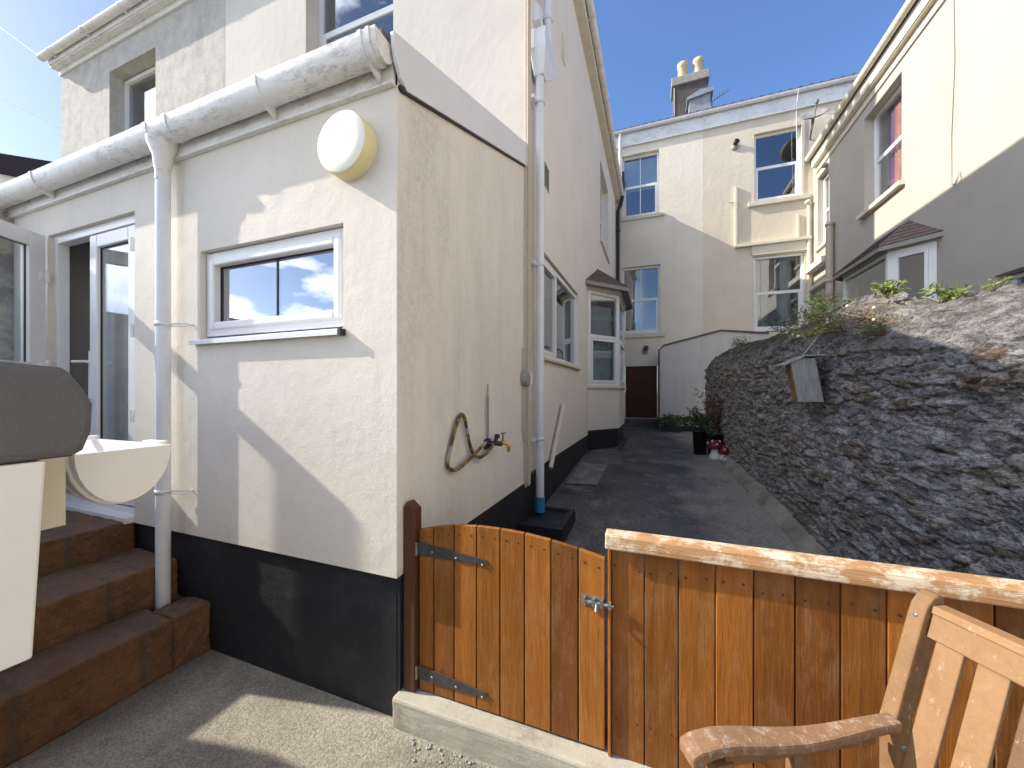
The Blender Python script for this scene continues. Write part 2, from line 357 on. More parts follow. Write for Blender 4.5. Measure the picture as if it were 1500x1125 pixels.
# stained fence wood; 'tone' differs from board to board, grain follows z
def wood(name, c1, c2, c3, along='z', scale=1., worn=None, wamt=.0, rough=.6, bs=.5, wlo=.5, wsc=14):
    a = NT(name); t = a.attr().outputs['Fac']
    sc = {'z': (1, 1, .07), 'x': (.07, 1, 1), 'b': (1, 1, 1)}[along]
    v = a.map(tuple(q * scale for q in sc))
    ad = a.n('ShaderNodeVectorMath', operation='ADD'); cmb = a.n('ShaderNodeCombineXYZ'); sc2 = a.math('MULTIPLY', t, 37.0)
    for i in range(3): a.l(sc2, cmb.inputs[i])
    a.l(v, ad.inputs[0]); a.l(cmb.outputs[0], ad.inputs[1]); v = ad.outputs[0]
    gr = a.noise(30, 8, .7, v, .6); fi = a.noise(130, 5, .7, v)
    col = a.mix(a.ramp(gr, .3, .7), c1, c2)
    col = a.mix(a.math('MULTIPLY', a.ramp(fi, .5, .75), .35), col, c3)
    tt = a.ramp(t, 0, 1, (.55, .52, .50), (1.30, 1.24, 1.14))
    col = a.mix(1, col, tt, 'MULTIPLY')
    # knots
    vo = a.n('ShaderNodeTexVoronoi', feature='F1'); vo.inputs['Scale'].default_value = 4.5; vo.inputs['Randomness'].default_value = 1
    a.l(a.map((1, 1, .6)), vo.inputs['Vector']); kn = a.ramp(vo.outputs['Distance'], .045, .075, (1, 1, 1), (0, 0, 0))
    if along == 'z': col = a.mix(a.math('MULTIPLY', kn, .6), col, (.10, .035, .012))
    if worn:
        wv = a.map((.6, 1, 1) if along == 'x' else (1, 1, .4))
        f = a.math('MULTIPLY', a.ramp(a.noise(wsc, 8, .8, wv), wlo, wlo + .1), wamt); col = a.mix(f, col, worn)
    b = a.bump(gr, bs, .006); a.bump(fi, bs, .003, b)
    return a.fin(col, rough, .35)
M['fence'] = wood('orange_stained_boards', (.20, .070, .010), (.335, .125, .018), (.10, .034, .008), 'z', 1, (.50, .33, .18), .12, .5, .7)
M['fencecap'] = wood('worn_cap_rail', (.36, .19, .085), (.48, .29, .15), (.24, .12, .05), 'x', 1, (.62, .55, .42), .9, .7, .7, .46)
M['gatepost'] = wood('dark_brown_post', (.075, .032, .014), (.13, .055, .022), (.05, .022, .010), 'z', 1, None, 0, .6, .5)
M['bench'] = wood('pale_teak', (.19, .108, .050), (.245, .145, .072), (.14, .076, .034), 'b', .5, (.55, .47, .38), .85, .6, .3, .60, 42)
M['benchworn'] = wood('worn_teak_arm', (.21, .12, .066), (.28, .17, .10), (.16, .085, .045), 'b', .5, (.40, .35, .29), .7, .7, .5, .52, 30)
# glass: clear sheet, reflecting more at grazing angles
def glass(name, tint=(.75, .8, .82), blend=.28, add=.12):
    m = bpy.data.materials.new(name); m.use_nodes = True; t = m.node_tree; t.nodes.clear()
    o = t.nodes.new('ShaderNodeOutputMaterial'); mx = t.nodes.new('ShaderNodeMixShader'); g = t.nodes.new('ShaderNodeBsdfGlossy'); tr = t.nodes.new('ShaderNodeBsdfTransparent')
    lw = t.nodes.new('ShaderNodeLayerWeight'); lw.inputs[0].default_value = blend; ma = t.nodes.new('ShaderNodeMath'); ma.operation = 'ADD'; ma.inputs[1].default_value = add; ma.use_clamp = True
    g.inputs['Roughness'].default_value = .01; g.inputs['Color'].default_value = (.93, .95, 1, 1); tr.inputs[0].default_value = (*tint, 1)
    n_ = t.nodes.new('ShaderNodeTexNoise'); n_.inputs['Scale'].default_value = 3; bp = t.nodes.new('ShaderNodeBump'); bp.inputs['Strength'].default_value = .03; bp.inputs['Distance'].default_value = .02
    c_ = t.nodes.new('ShaderNodeTexCoord'); t.links.new(c_.outputs['Object'], n_.inputs['Vector']); t.links.new(n_.outputs[0], bp.inputs['Height']); t.links.new(bp.outputs[0], g.inputs['Normal'])
    pw = t.nodes.new('ShaderNodeMath'); pw.operation = 'POWER'; pw.inputs[1].default_value = 3.5; lw.inputs[0].default_value = .5; t.links.new(lw.outputs['Facing'], pw.inputs[0]); sc = t.nodes.new('ShaderNodeMath'); sc.operation = 'MULTIPLY'; sc.inputs[1].default_value = .7; t.links.new(pw.outputs[0], sc.inputs[0]); t.links.new(sc.outputs[0], ma.inputs[0]); t.links.new(ma.outputs[0], mx.inputs[0]); t.links.new(tr.outputs[0], mx.inputs[1]); t.links.new(g.outputs[0], mx.inputs[2]); t.links.new(mx.outputs[0], o.inputs[0])
    return m
M['glass'] = glass('window_glass', add=.17)
M['mirror_glass'] = glass('coated_window_glass', (.5, .55, .6), .3, .42)
M['clear_glass'] = glass('clear_glass', (.95, .96, .96), .10, .02)
M['door_glass'] = glass('door_glass', (.92, .94, .94), .25, .07)

# ---------------------------------------------------------------- walls, windows
class Fr:
    """A wall frame: O origin (x,y), u along the wall, n outward normal."""
    def __init__(s, O, u, n): s.O = Vector((O[0], O[1], 0)); s.u = Vector((u[0], u[1], 0)).normalized(); s.n = Vector((n[0], n[1], 0)).normalized()
    def P(s, u, d, z): return s.O + s.u * u + s.n * d + Vector((0, 0, z))
    def box(s, mb, u0, u1, d0, d1, z0, z1, tone=.5):
        mb.obox(s.P(u0, d0, z0), s.u * (u1 - u0), s.n * (d1 - d0), (0, 0, z1 - z0), tone)
def wall(mb, fr, u0, u1, z0, z1, holes=(), depth=.15, thick=.25):
    us = sorted({u0, u1, *[h[0] for h in holes], *[h[1] for h in holes]}); zs = sorted({z0, z1, *[h[2] for h in holes], *[h[3] for h in holes]})
    us = [u for u in us if u0 <= u <= u1]; zs = [z for z in zs if z0 <= z <= z1]
    fl = fr.u.cross(Vector((0, 0, 1))).dot(fr.n) < 0
    def q(a, b, c, d): mb.quad(*((a, b, c, d) if not fl else (d, c, b, a)))
    for i in range(len(us) - 1):
        for j in range(len(zs) - 1):
            cu, cz = (us[i] + us[i + 1]) / 2, (zs[j] + zs[j + 1]) / 2
            if any(h[0] < cu < h[1] and h[2] < cz < h[3] for h in holes): continue
            q(fr.P(us[i], 0, zs[j]), fr.P(us[i + 1], 0, zs[j]), fr.P(us[i + 1], 0, zs[j + 1]), fr.P(us[i], 0, zs[j + 1]))
    for h in holes:
        a, b, c, d = h[:4]; e = -(h[4] if len(h) > 4 else depth) - .06
        q(fr.P(a, 0, c), fr.P(a, 0, d), fr.P(a, e, d), fr.P(a, e, c)); q(fr.P(b, 0, d), fr.P(b, 0, c), fr.P(b, e, c), fr.P(b, e, d))
        q(fr.P(a, 0, d), fr.P(b, 0, d), fr.P(b, e, d), fr.P(a, e, d)); q(fr.P(b, 0, c), fr.P(a, 0, c), fr.P(a, e, c), fr.P(b, e, c))
    # edges give the wall its thickness
    q(fr.P(u0, 0, z1), fr.P(u1, 0, z1), fr.P(u1, -thick, z1), fr.P(u0, -thick, z1)); q(fr.P(u1, 0, z0), fr.P(u0, 0, z0), fr.P(u0, -thick, z0), fr.P(u1, -thick, z0))
    q(fr.P(u0, 0, z0), fr.P(u0, 0, z1), fr.P(u0, -thick, z1), fr.P(u0, -thick, z0)); q(fr.P(u1, 0, z1), fr.P(u1, 0, z0), fr.P(u1, -thick, z0), fr.P(u1, -thick, z1))
def rectframe(mb, fr, u0, u1, z0, z1, d0, d1, t, tb=None):
    tb = tb or t
    fr.box(mb, u0, u0 + t, d0, d1, z0, z1); fr.box(mb, u1 - t, u1, d0, d1, z0, z1)
    fr.box(mb, u0 + t, u1 - t, d0, d1, z1 - t, z1); fr.box(mb, u0 + t, u1 - t, d0, d1, z0, z0 + tb)
def curtain(fr, u0, u1, z0, z1, d, m, parent, waves=5, name='curtain', amp=.02):
    mb = MB(); n = waves * 8
    pts = [(u0 + (u1 - u0) * i / n, d + amp * math.sin(i / 8 * 2 * math.pi) + amp * .4 * math.sin(i * 1.7)) for i in range(n + 1)]
    vs_ = [fr.P(u, dd, z) for z in (z0, z1) for u, dd in pts]
    mb.add(vs_, [(i, i + 1, n + 2 + i, n + 1 + i) for i in range(n)], .5, True)
    return mb.build(name, m, parent)
def window(par, fr, u0, u1, z0, z1, d, kind='sash', gl='glass', t=.055, sill=None, room=.7, roomm='roomdark', bars=True, sillm='creamtrim'):
    """d = depth of the window front behind the wall face. Returns the window (its outer frame)."""
    mb = MB(); rectframe(mb, fr, u0, u1, z0, z1, -d - .07, -d, t)
    win = mb.build('window', M['upvc'], par, .004)
    zi0, zi1, ui0, ui1 = z0 + t, z1 - t, u0 + t, u1 - t
    panes = MB(); sash = MB(); bar = MB()
    if kind == 'sash':
        zm = (zi0 + zi1) / 2
        rectframe(sash, fr, ui0, ui1, zi0, zm + .03, -d - .065, -d - .012, .05, .07); fr.box(sash, ui0, ui1, -d - .05, -d - .015, zm + .032, zm + .06)
        fr.box(panes, ui0, ui1, -d - .055, -d - .045, zm + .03, zi1); fr.box(panes, ui0 + .05, ui1 - .05, -d - .035, -d - .03, zi0 + .07, zm - .02)
        if bars:
            um = (ui0 + ui1) / 2
            fr.box(bar, um - .012, um + .012, -d - .044, -d - .038, zm + .06, zi1); fr.box(bar, um - .012, um + .012, -d - .029, -d - .022, zi0 + .07, zm - .02)
    elif kind == 'fixed':
        rectframe(sash, fr, ui0, ui1, zi0, zi1, -d - .05, -d - .012, .04); fr.box(panes, ui0 + .04, ui1 - .04, -d - .04, -d - .034, zi0 + .04, zi1 - .04)
    elif kind == 'double':
        um = ui0 + (ui1 - ui0) * bars if isinstance(bars, float) else (ui0 + ui1) / 2
        rectframe(sash, fr, ui0, um - .015, zi0, zi1, -d - .05, -d + .006, .045); fr.box(sash, um - .015, um + .015, -d - .06, -d, zi0, zi1)
        fr.box(panes, ui0 + .045, um - .06, -d - .04, -d - .034, zi0 + .045, zi1 - .045); fr.box(panes, um + .015, ui1, -d - .04, -d - .034, zi0, zi1)
    if sash.v: sash.build('sash', M['upvc'], win, .003)
    if bar.v: bar.build('glazing_bar', M['upvc'], win)
    panes.build('pane', M[gl], win)
    if room:
        rm = MB(); b = -d - .08; e = b - room; P = fr.P; x0, x1, y0, y1 = u0 - .3, u1 + .3, z0 - .1, z1 + .1
        rm.quad(P(x0, e, y0), P(x1, e, y0), P(x1, e, y1), P(x0, e, y1)); rm.quad(P(x0, b, y0), P(x0, e, y0), P(x0, e, y1), P(x0, b, y1)); rm.quad(P(x1, b, y0), P(x1, e, y0), P(x1, e, y1), P(x1, b, y1))
        rm.quad(P(x0, b, y1), P(x1, b, y1), P(x1, e, y1), P(x0, e, y1)); rm.quad(P(x0, b, y0), P(x1, b, y0), P(x1, e, y0), P(x0, e, y0)); rm.build('room_wall', M[roomm], win)
    if sill:
        lo, ov, th = sill; s_ = MB(); fr.box(s_, u0 - ov, u1 + ov, -d - .02, lo, z0 - th, z0 - .001); s_.build('sill', M[sillm], win, .006)
    return win
def halfround(mb, p0, p1, w, dp, side, thick=.005, caps=(True, True)):
    """Open half-round gutter between p0 and p1 (rim centre), side = horizontal unit vector across."""
    p0, p1, side = Vector(p0), Vector(p1), Vector(side); n = 14; rg = []
    for p in (p0, p1):
        for (ww, dd) in ((w, dp), (w - thick, dp - thick)):
            rg.append([p + side * (-ww * math.cos(math.pi * k / n)) + Vector((0, 0, -dd * math.sin(math.pi * k / n))) for k in range(n + 1)])
    vs_ = [q for r in rg for q in r]; m = n + 1
    f = [(k, k + 1, 2 * m + k + 1, 2 * m + k) for k in range(n)]; g = [(m + k + 1, m + k, 3 * m + k, 3 * m + k + 1) for k in range(n)]
    mb.add(vs_, f + g, .5, True)
    mb.add([rg[0][0], rg[1][0], rg[3][0], rg[2][0]], [(0, 1, 2, 3)]); mb.add([rg[0][n], rg[1][n], rg[3][n], rg[2][n]], [(3, 2, 1, 0)])
    ax = (p1 - p0).normalized()
    for i, (r_, sg) in enumerate(((rg[0], -1), (rg[2], 1))):
        if caps[i]: mb.prism(r_, ax * sg * .006)
def ringband(mb, p, ax, w, dp, side, width=.03, extra=.004):
    p, ax, side = Vector(p), Vector(ax), Vector(side); n = 14; a_ = []
    for k in range(n + 1):
        c_, s_ = math.cos(math.pi * k / n), math.sin(math.pi * k / n); a_.append(p + side * (-(w + extra) * c_) + Vector((0, 0, -(dp + extra) * s_)))
    b_ = [q + ax * width for q in a_]; m = n + 1
    i_ = [p + (q - p) * .93 for q in a_]; j_ = [q + ax * width for q in i_]
    mb.add(a_ + b_ + i_ + j_, [(k, k + 1, m + k + 1, m + k) for k in range(n)] + [(k, 2 * m + k, 2 * m + k + 1, k + 1) for k in range(n)] + [(m + k, m + k + 1, 3 * m + k + 1, 3 * m + k) for k in range(n)], .5, False)
    mb.add([a_[0], b_[0], j_[0], i_[0]], [(0, 1, 2, 3)]); mb.add([a_[n], b_[n], j_[n], i_[n]], [(3, 2, 1, 0)])

XW, YF, Y2, YB, XR = -1.157, 1.497, 3.55, 12.2, 3.9
def gz(y):                                                     # alley floor height
    pts = [(1.4, -1.44), (3.6, -1.34), (4.2, -1.27), (7, -1.09), (11, -1.06), (13, -1.05)]
    for (a_, b_), (c_, d_) in zip(pts, pts[1:]):
        if y <= c_: return b_ + (d_ - b_) * (y - a_) / (c_ - a_)
    return -1.05

# ================================================================ SETTING
mb = MB(); mb.quad((-400, -400, -1.9), (400, -400, -1.9), (400, 500, -1.9), (-400, 500, -1.9)); tag(mb.build('ground', M['earth']), kind='structure')
mb = MB(); mb.box(-5.15, 3.2, -4, YF + .06, -1.85, -1.6); tag(mb.build('patio', M['patio']), kind='structure')
mb = MB(); ny, nx = 60, 14
vs_ = [(XW - .05 + (2.4 - XW) * i / nx, 1.58 + 11.2 * j / ny, gz(1.58 + 11.2 * j / ny) + .006 * mn.noise(Vector((i * .7, j * .5, 0)))) for j in range(ny + 1) for i in range(nx + 1)]
mb.add(vs_, [(j * (nx + 1) + i, j * (nx + 1) + i + 1, (j + 1) * (nx + 1) + i + 1, (j + 1) * (nx + 1) + i) for j in range(ny) for i in range(nx)], .5, True)
tag(mb.build('alley_path', M['alley']), kind='structure')
mb = MB(); mb.quad((-1.10, 4.9, gz(4.9) + .012), (-.70, 4.95, gz(4.95) + .012), (-.70, 6.0, gz(6.0) + .012), (-1.10, 6.05, gz(6.05) + .012)); tag(mb.build('path', M['kerb_dirty']), kind='structure')
# ================================================================ CREAM HOUSE (left)
H = thing('cream_house', 'cream rendered house on the left with a black plinth and a low lean-to extension', 'house', (XW, YF, -1.6))
fF = Fr((0, YF), (1, 0), (0, -1)); fS = Fr((XW, 0), (0, 1), (1, 0)); f2 = Fr((0, Y2), (1, 0), (0, -1))
SW = (-2.632, -1.49, .305, .862)                                   # small window in the lean-to
DO = (-4.52, -3.33, -.87, 1.235)                                   # french door
mb = MB(); wall(mb, fF, -5.1, XW - .004, -.9, 1.47, [(*SW, .045), (*DO, .03)], thick=.2)
mb.build('extension_wall', M['leanto'], H)
mb = MB()                                                          # side wall: lean-to part and tall part in one plane
holes = [(3.95, 6.06, .375, 1.55, .07), (8.62, 10.16, 3.42, 5.2, .14)]
wall(mb, fS, YF + .001, Y2 + .002, -.87, 1.47, thick=.2)
mb.add([(XW, YF + .001, 1.471), (XW, Y2 + .002, 1.471), (XW, Y2 + .002, 2.36), (XW, YF + .001, 1.66)], [(0, 1, 2, 3)])
wall(mb, fS, Y2 + .002, YB, -.80, 5.98, holes, thick=.3)
mb.build('side_wall', M['side'], H)
mb = MB(); wall(mb, f2, -5.685, XW - .004, 1.2, 5.98, [(-4.148, -2.80, 3.75, 5.50, .20)], thick=.25)
mb.build('upper_wall', M['white_render'], H)
mb = MB(); mb.box(-5.09, XW - .028, YF + .028, Y2, -1.75, -.896); mb.build('plinth', M['plinth'], H)
mb = MB()
mb.prism([(XW - .03, YF + .03, -1.75), (XW - .03, YB, -1.75), (XW - .03, YB, -.70), (XW - .03, 6.95, -.775), (XW - .03, YF + .03, -.88)], (.022, 0, 0))
mb.build('side_plinth', M['plinth'], H)
# lean-to roof, fascia, bargeboard
mb = MB(); mb.prism([(-5.12, 1.40, 1.66), (-5.12, Y2 + .1, 2.43), (-5.12, Y2 + .1, 2.37), (-5.12, 1.40, 1.60)], (3.95, 0, 0)); mb.build('extension_roof', M['slate'], H)
mb = MB(); mb.box(-5.12, XW - .01, YF - .024, YF - .001, 1.463, 1.64); mb.box(-5.11, XW - .012, YF - .029, YF - .024, 1.464, 1.476)
for i in range(16): mb.lathe((-4.95 + i * .245, YF - .028, 1.535), [(.006, 0), (.006, .004), (0, .004)], 8, (0, -1, 0))
mb.build('fascia', M['gutter'], H)
bp = [(1.440, 1.672), (1.443, 1.615), (1.462, 1.55), (1.495, 1.497), (1.545, 1.466), (3.40, 2.135), (3.40, 2.345)]
mb = MB(); mb.prism([(XW + .004, y, z) for y, z in bp], (.02, 0, 0)); mb.build('bargeboard', M['barge'], H, .003)
mb = MB(); mb.prism([(XW + .002, y, z) for y, z in ((1.50, 1.455), (1.52, 1.448), (3.40, 2.123), (3.40, 2.137), (1.5, 1.468))], (.016, 0, 0)); mb.build('bargeboard_edge', M['dark_rubber'], H)
# lean-to gutter with brackets
mb = MB(); gy, gzz = 1.418, 1.628
halfround(mb, (-5.3, gy, gzz), (-1.17, gy, gzz), .07, .11, (0, 1, 0), caps=(True, True)); g = mb.build('gutter', M['gutter'], H)
mb = MB()
for x in (-4.35, -2.915, -2.72, -1.95, -1.26, -1.215): ringband(mb, (x, gy, gzz), (1, 0, 0), .07, .11, (0, 1, 0), .028 if x < -1.3 else .02, .006)
mb.build('gutter_clip', M['gutter'], g)
mb = MB()
for x in (-4.35, -1.95, -1.25): mb.prism([(x + .005, gy - .03, gzz - .105), (x + .005, YF - .03, gzz - .02), (x + .005, YF - .03, gzz - .15)], (.016, 0, 0))
mb.build('gutter_bracket', M['gutter'], g)
mb = MB(); mb.lathe((-2.853, gy, 1.30), [(.038, 0), (.038, .06), (.043, .08), (.05, .15), (.075, .215), (.08, .25)], 20); mb.build('gutter_outlet', M['gutter'], g)
# downpipe
mb = MB(); mb.tube([(-2.853, 1.42, 1.36), (-2.853, 1.42, -1.37)], .037, 20); dp = mb.build('downpipe', M['pipe'], H)
for z in (.415, -.62):
    mb = MB(); mb.lathe((-2.853, 1.42, z - .012), [(.038, 0), (.042, 0), (.042, .024), (.038, .024)], 20)
    mb.tube([(-2.82, 1.43, z), (-2.74, 1.455, z + .004), (-2.70, 1.497, z)], .006, 6); mb.tube([(-2.82, 1.43, z - .012), (-2.72, 1.46, z - .014), (-2.70, 1.497, z)], .004, 6)
    mb.build('pipe_clip', M['upvc'], dp)
# small window: fixed light, one glazing bar
u0, u1, z0, z1 = SW
mb = MB(); rectframe(mb, fF, u0 + .004, u1 - .004, z0 + .035, z1 - .004, -.09, -.035, .05); win = mb.build('window', M['upvc'], H, .006, 'small wide window with a white frame, reflecting clouds')
mb = MB(); rectframe(mb, fF, u0 + .045, u1 - .045, z0 + .075, z1 - .045, -.085, -.02, .045); mb.build('sash', M['upvc'], win, .009)
mb = MB(); fF.box(mb, u0 + .09, u1 - .09, -.075, -.07, z0 + .12, z1 - .09); mb.build('pane', M['mirror_glass'], win)
mb = MB(); um = -2.05; fF.box(mb, um - .006, um + .006, -.069, -.066, z0 + .12, z1 - .09); mb.build('glazing_bar', M['dark_rubber'], win)
mb = MB(); rectframe(mb, fF, u0 + .088, u1 - .088, z0 + .118, z1 - .088, -.07, -.062, .007); mb.build('gasket', M['dark_rubber'], win)
mb = MB(); mb.prism([fF.P(u0 - .05, d, z) for d, z in ((-.05, z0 + .03), (.035, z0 + .004), (.035, z0 - .02), (.028, z0 - .02), (.028, z0 - .002), (-.05, z0 - .002))], (u1 - u0 + .05, 0, 0)); mb.build('sill', M['upvc'], win)
mb = MB(); fF.box(mb, u1 - .004, u1 + .014, -.005, .037, z0 - .022, z0 + .012); mb.build('sill_end_cap', M['black'], win)
mb = MB(); P = fF.P; rectz = (z0, z1); mb.quad(P(u0, -.5, z0), P(u1, -.5, z0), P(u1, -.5, z1), P(u0, -.5, z1)); mb.build('room_wall', M['roomdark'], win)
# french door
u0, u1, z0, z1 = DO
mb = MB(); rectframe(mb, fF, u0, u1, z0, z1, -.10, -.03, .06, .05); door = mb.build('french_door', M['upvc'], H, .004, 'white french door, one leaf standing open')
um = -4.0
def leaf(fr, a0, a1, n, hinge_u, hs, zt=.065, w_=.095):
    mb = MB(); rectframe(mb, fr, a0, a1, z0 + .06, z1 - zt, -.06, 0, w_, .14); fr.box(mb, a0 + w_, a1 - w_, -.05, -.01, z0 + .2, z0 + .25)
    lf = mb.build(n, M['upvc'], door, .006)
    mb = MB(); fr.box(mb, a0 + w_, a1 - w_, -.033, -.027, z0 + .25, z1 - zt - w_); mb.build('door_pane', M['door_glass'], door)
    mb = MB(); rectframe(mb, fr, a0 + w_ - .005, a1 - w_ + .005, z0 + .245, z1 - zt - w_ + .005, -.034, -.022, .009); mb.build('glazing_seal', M['dark_rubber'], door)
    mb = MB()
    for hz in hs:
        mb.tube([fr.P(hinge_u, .02, hz - .045), fr.P(hinge_u, .02, hz + .045)], .014, 10); fr.box(mb, hinge_u - .035, hinge_u + .035, 0, .014, hz - .03, hz + .03)
    mb.build('hinge', M['upvc'], door)
leaf(Fr((0, YF + .035), (1, 0), (0, -1)), um + .005, u1 - .065, 'door_leaf', u1 - .06, (1.02, .42, -.17, -.7))
mb = MB(); fD = Fr((0, YF + .035), (1, 0), (0, -1)); fD.box(mb, um + .02, um + .05, 0, .012, -.06, .30)
mb.tube([fD.P(um + .035, .01, .22), fD.P(um + .035, .05, .22), fD.P(um - .09, .055, .222)], .010, 10); mb.build('handle', M['upvc'], door)
# open leaf, swung out towards the camera side
hx, hy = u0 + .03, YF - .02; dv = Vector((.30, -.55)).normalized()
fO = Fr((hx, hy), (dv.x, dv.y), (-dv.y * -1 * -1, dv.x))
fO.n = Vector((-dv.y, dv.x, 0)) * 1.0
leaf(fO, .0, .606, 'open_door_leaf', .01, (.9, .2, -.6), .012, .116)
mb = MB(); mb.tube([fO.P(.575, -.07, .22), fO.P(.575, -.1, .22), fO.P(.47, -.105, .22)], .01, 10); mb.build('handle', M['upvc'], door)
mb = MB(); fF.box(mb, u0 + .01, u1 - .01, -.12, .045, z0 - .03, z0 + .012); mb.build('threshold', M['upvc'], door, .004)
mb = MB(); P = fF.P                                                    # room behind the door
for q in (((u0 - .3, -1.9, -.9), (u1 + .3, -1.9, -.9), (u1 + .3, -1.9, 1.4), (u0 - .3, -1.9, 1.4)), ((u0 - .3, -.11, -.9), (u0 - .3, -1.9, -.9), (u0 - .3, -1.9, 1.4), (u0 - .3, -.11, 1.4)), ((u1 + .3, -.11, -.9), (u1 + .3, -1.9, -.9), (u1 + .3, -1.9, 1.4), (u1 + .3, -.11, 1.4)), ((u0 - .3, -.11, 1.4), (u1 + .3, -.11, 1.4), (u1 + .3, -1.9, 1.4), (u0 - .3, -1.9, 1.4)), ((u0 - .3, -.11, -.88), (u1 + .3, -.11, -.88), (u1 + .3, -1.9, -.88), (u0 - .3, -1.9, -.88))):
    mb.quad(*[P(*k) for k in q])
mb.build('room_wall', M['room'], door)
mb = MB(); fF.box(mb, u0 + .10, um + .12, -.27, -.24, -.85, 1.16); mb.build('inner_panel', M['room'], door); curtain(fF, um + .06, u1 + .1, -.86, 1.10, -.17, M['curtain'], door, 6)
# upper and side windows
w1 = window(H, f2, -4.148, -2.80, 3.75, 5.50, .19, 'sash', 'glass', .06, None, bars=False)
w2 = window(H, fS, 3.95, 6.06, .375, 1.53, .03, 'double', 'glass', .055, (.05, .03, .035), 1.6, 'room', .36)
curtain(fS, 5.55, 5.95, .45, 1.48, -.2, M['curtain'], w2, 4)
w3 = window(H, fS, 8.62, 10.16, 3.42, 5.2, .14, 'sash', 'glass', .05, (.05, .05, .07))
# eaves
mb = MB()
mb.box(-5.685, XW + .17, Y2 - .14, Y2 - .12, 5.90, 6.02); mb.box(-5.685, XW + .15, Y2 - .12, Y2, 5.88, 5.90)
mb.box(XW + .12, XW + .14, Y2 - .12, YB - .02, 5.88, 6.03); mb.box(XW, XW + .12, Y2 - .12, YB - .02, 5.87, 5.89); mb.build('eaves_board', M['creamtrim'], H)
mb = MB(); halfround(mb, (XW + .20, Y2 - .2, 6.05), (XW + .20, YB - .05, 6.05), .06, .06, (1, 0, 0)); halfround(mb, (-5.685, Y2 - .20, 6.03), (XW + .2, Y2 - .20, 6.03), .06, .06, (0, 1, 0)); g = mb.build('gutter', M['gutter'], H)
mb = MB(); y = 4.2
while y < YB - .3: ringband(mb, (XW + .20, y, 6.05), (0, 1, 0), .06, .06, (1, 0, 0), .05, .008); mb.box(XW + .10, XW + .2, y + .01, y + .04, 5.97, 5.99); y += .95
mb.build('gutter_clip', M['creamtrim'], g)
mb = MB(); e = 6.06; A_ = (-5.685, Y2 - .18, e); B_ = (XW + .18, Y2 - .18, e); C_ = (XW + .18, YB, e); R1 = (-3.4, 6.0, 7.2); R2 = (-3.4, YB, 7.2); D_ = (-5.685, 6, 7.2)
mb.add([A_, B_, C_, R1, R2, D_, (-5.685, YB, e)], [(0, 1, 3, 5), (1, 2, 4, 3), (3, 4, 6, 5)]); mb.build('roof', M['slate'], H)
mb = MB(); mb.box(-4.4, -3.7, 7.65, 9.5, 6.4, 10.6); mb.box(-4.48, -3.62, 7.57, 9.58, 10.6, 10.75)
for k in range(5): mb.lathe((-4.05, 7.95 + k * .32, 10.75), [(.12, 0), (.11, .35), (.13, .36), (.13, .45), (.1, .45)], 12)
mb.build('chimney', M['chimney'], H)
# side downpipe with hopper
mb = MB(); mb.tube([(XW + .11, 3.86, 6.0), (XW + .09, 3.86, 3.45)], .045, 16); mb.tube([(XW + .08, 3.62, 3.2), (XW + .08, 3.62, -1.16)], .042, 18); dp = mb.build('downpipe', M['pipe'], H)
mb = MB()
tp = [(XW + .01, 3.50, 3.52), (XW + .17, 3.50, 3.52), (XW + .17, 3.95, 3.52), (XW + .01, 3.95, 3.52)]; md = [(a_, b_, 3.34) for a_, b_, _ in tp]; bt = [(XW + .03, 3.57, 3.12), (XW + .13, 3.57, 3.12), (XW + .13, 3.68, 3.12), (XW + .03, 3.68, 3.12)]
mb.add(tp + md + bt, [(0, 1, 2, 3), (11, 10, 9, 8)] + [(i + 4 * j, i + 4 * j + 4, (i + 1) % 4 + 4 * j + 4, (i + 1) % 4 + 4 * j) for i in range(4) for j in (0, 1)]); mb.build('hopper_head', M['pipe'], dp, .006)
mb = MB()
for z in (2.86, 1.24, -.49): mb.lathe((XW + .08, 3.62, z), [(.043, 0), (.049, 0), (.049, .03), (.043, .03)], 18); mb.box(XW, XW + .06, 3.50, 3.60, z, z + .03)
mb.lathe((XW + .095, 3.86, 3.9), [(.046, 0), (.052, 0), (.052, .03), (.046, .03)], 18); mb.box(XW, XW + .06, 3.70, 3.84, 3.9, 3.93); mb.box(XW, XW + .07, 3.62, 3.76, 3.72, 3.88)
mb.build('pipe_clip', M['pipe'], dp)
mb = MB(); mb.tube([(XW + .08, 3.62, -1.05), (XW + .08, 3.62, -1.2)], .05, 16); mb.build('pipe_shoe', M['bluepl'], dp)
mb = MB()
for y_, r_ in ((3.42, .016), (3.35, .009), (3.475, .011)): mb.tube([(XW + .02, y_, 5.8), (XW + .02, y_ + .01, 2), (XW + .02, y_, -.9)], r_, 8)
mb.tube([(XW + .012, 3.30, .4), (XW + .012, 3.29, -.35), (XW + .015, 3.33, -.47), (XW + .02, 3.5, -.48)], .006, 6); mb.build('conduit', M['creamcable'], H)
mb = MB(); mb.tube([(XW + .05, 4.80, -.165), (XW + .05, 4.14, -.87)], .026, 12); mb.tube([(XW + .05, 4.47, -.51), (XW + .05, 4.45, -.535)], .032, 12); mb.build('waste_pipe', M['creamtrim'], H)
mb = MB(); fS.box(mb, 4.06, 4.24, 0, .006, 2.29, 2.56); vt = mb.build('air_brick', M['greyplastic'], H)
mb = MB()
for i in range(3):
    for j in range(5): fS.box(mb, 4.085 + i * .05, 4.115 + i * .05, .006, .009, 2.32 + j * .045, 2.35 + j * .045)
mb.build('vent_hole', M['black'], vt)
mb = MB(); fS.box(mb, 4.90, 5.06, 0, .01, 4.42, 4.75); mb.build('air_brick', M['creamtrim'], H)
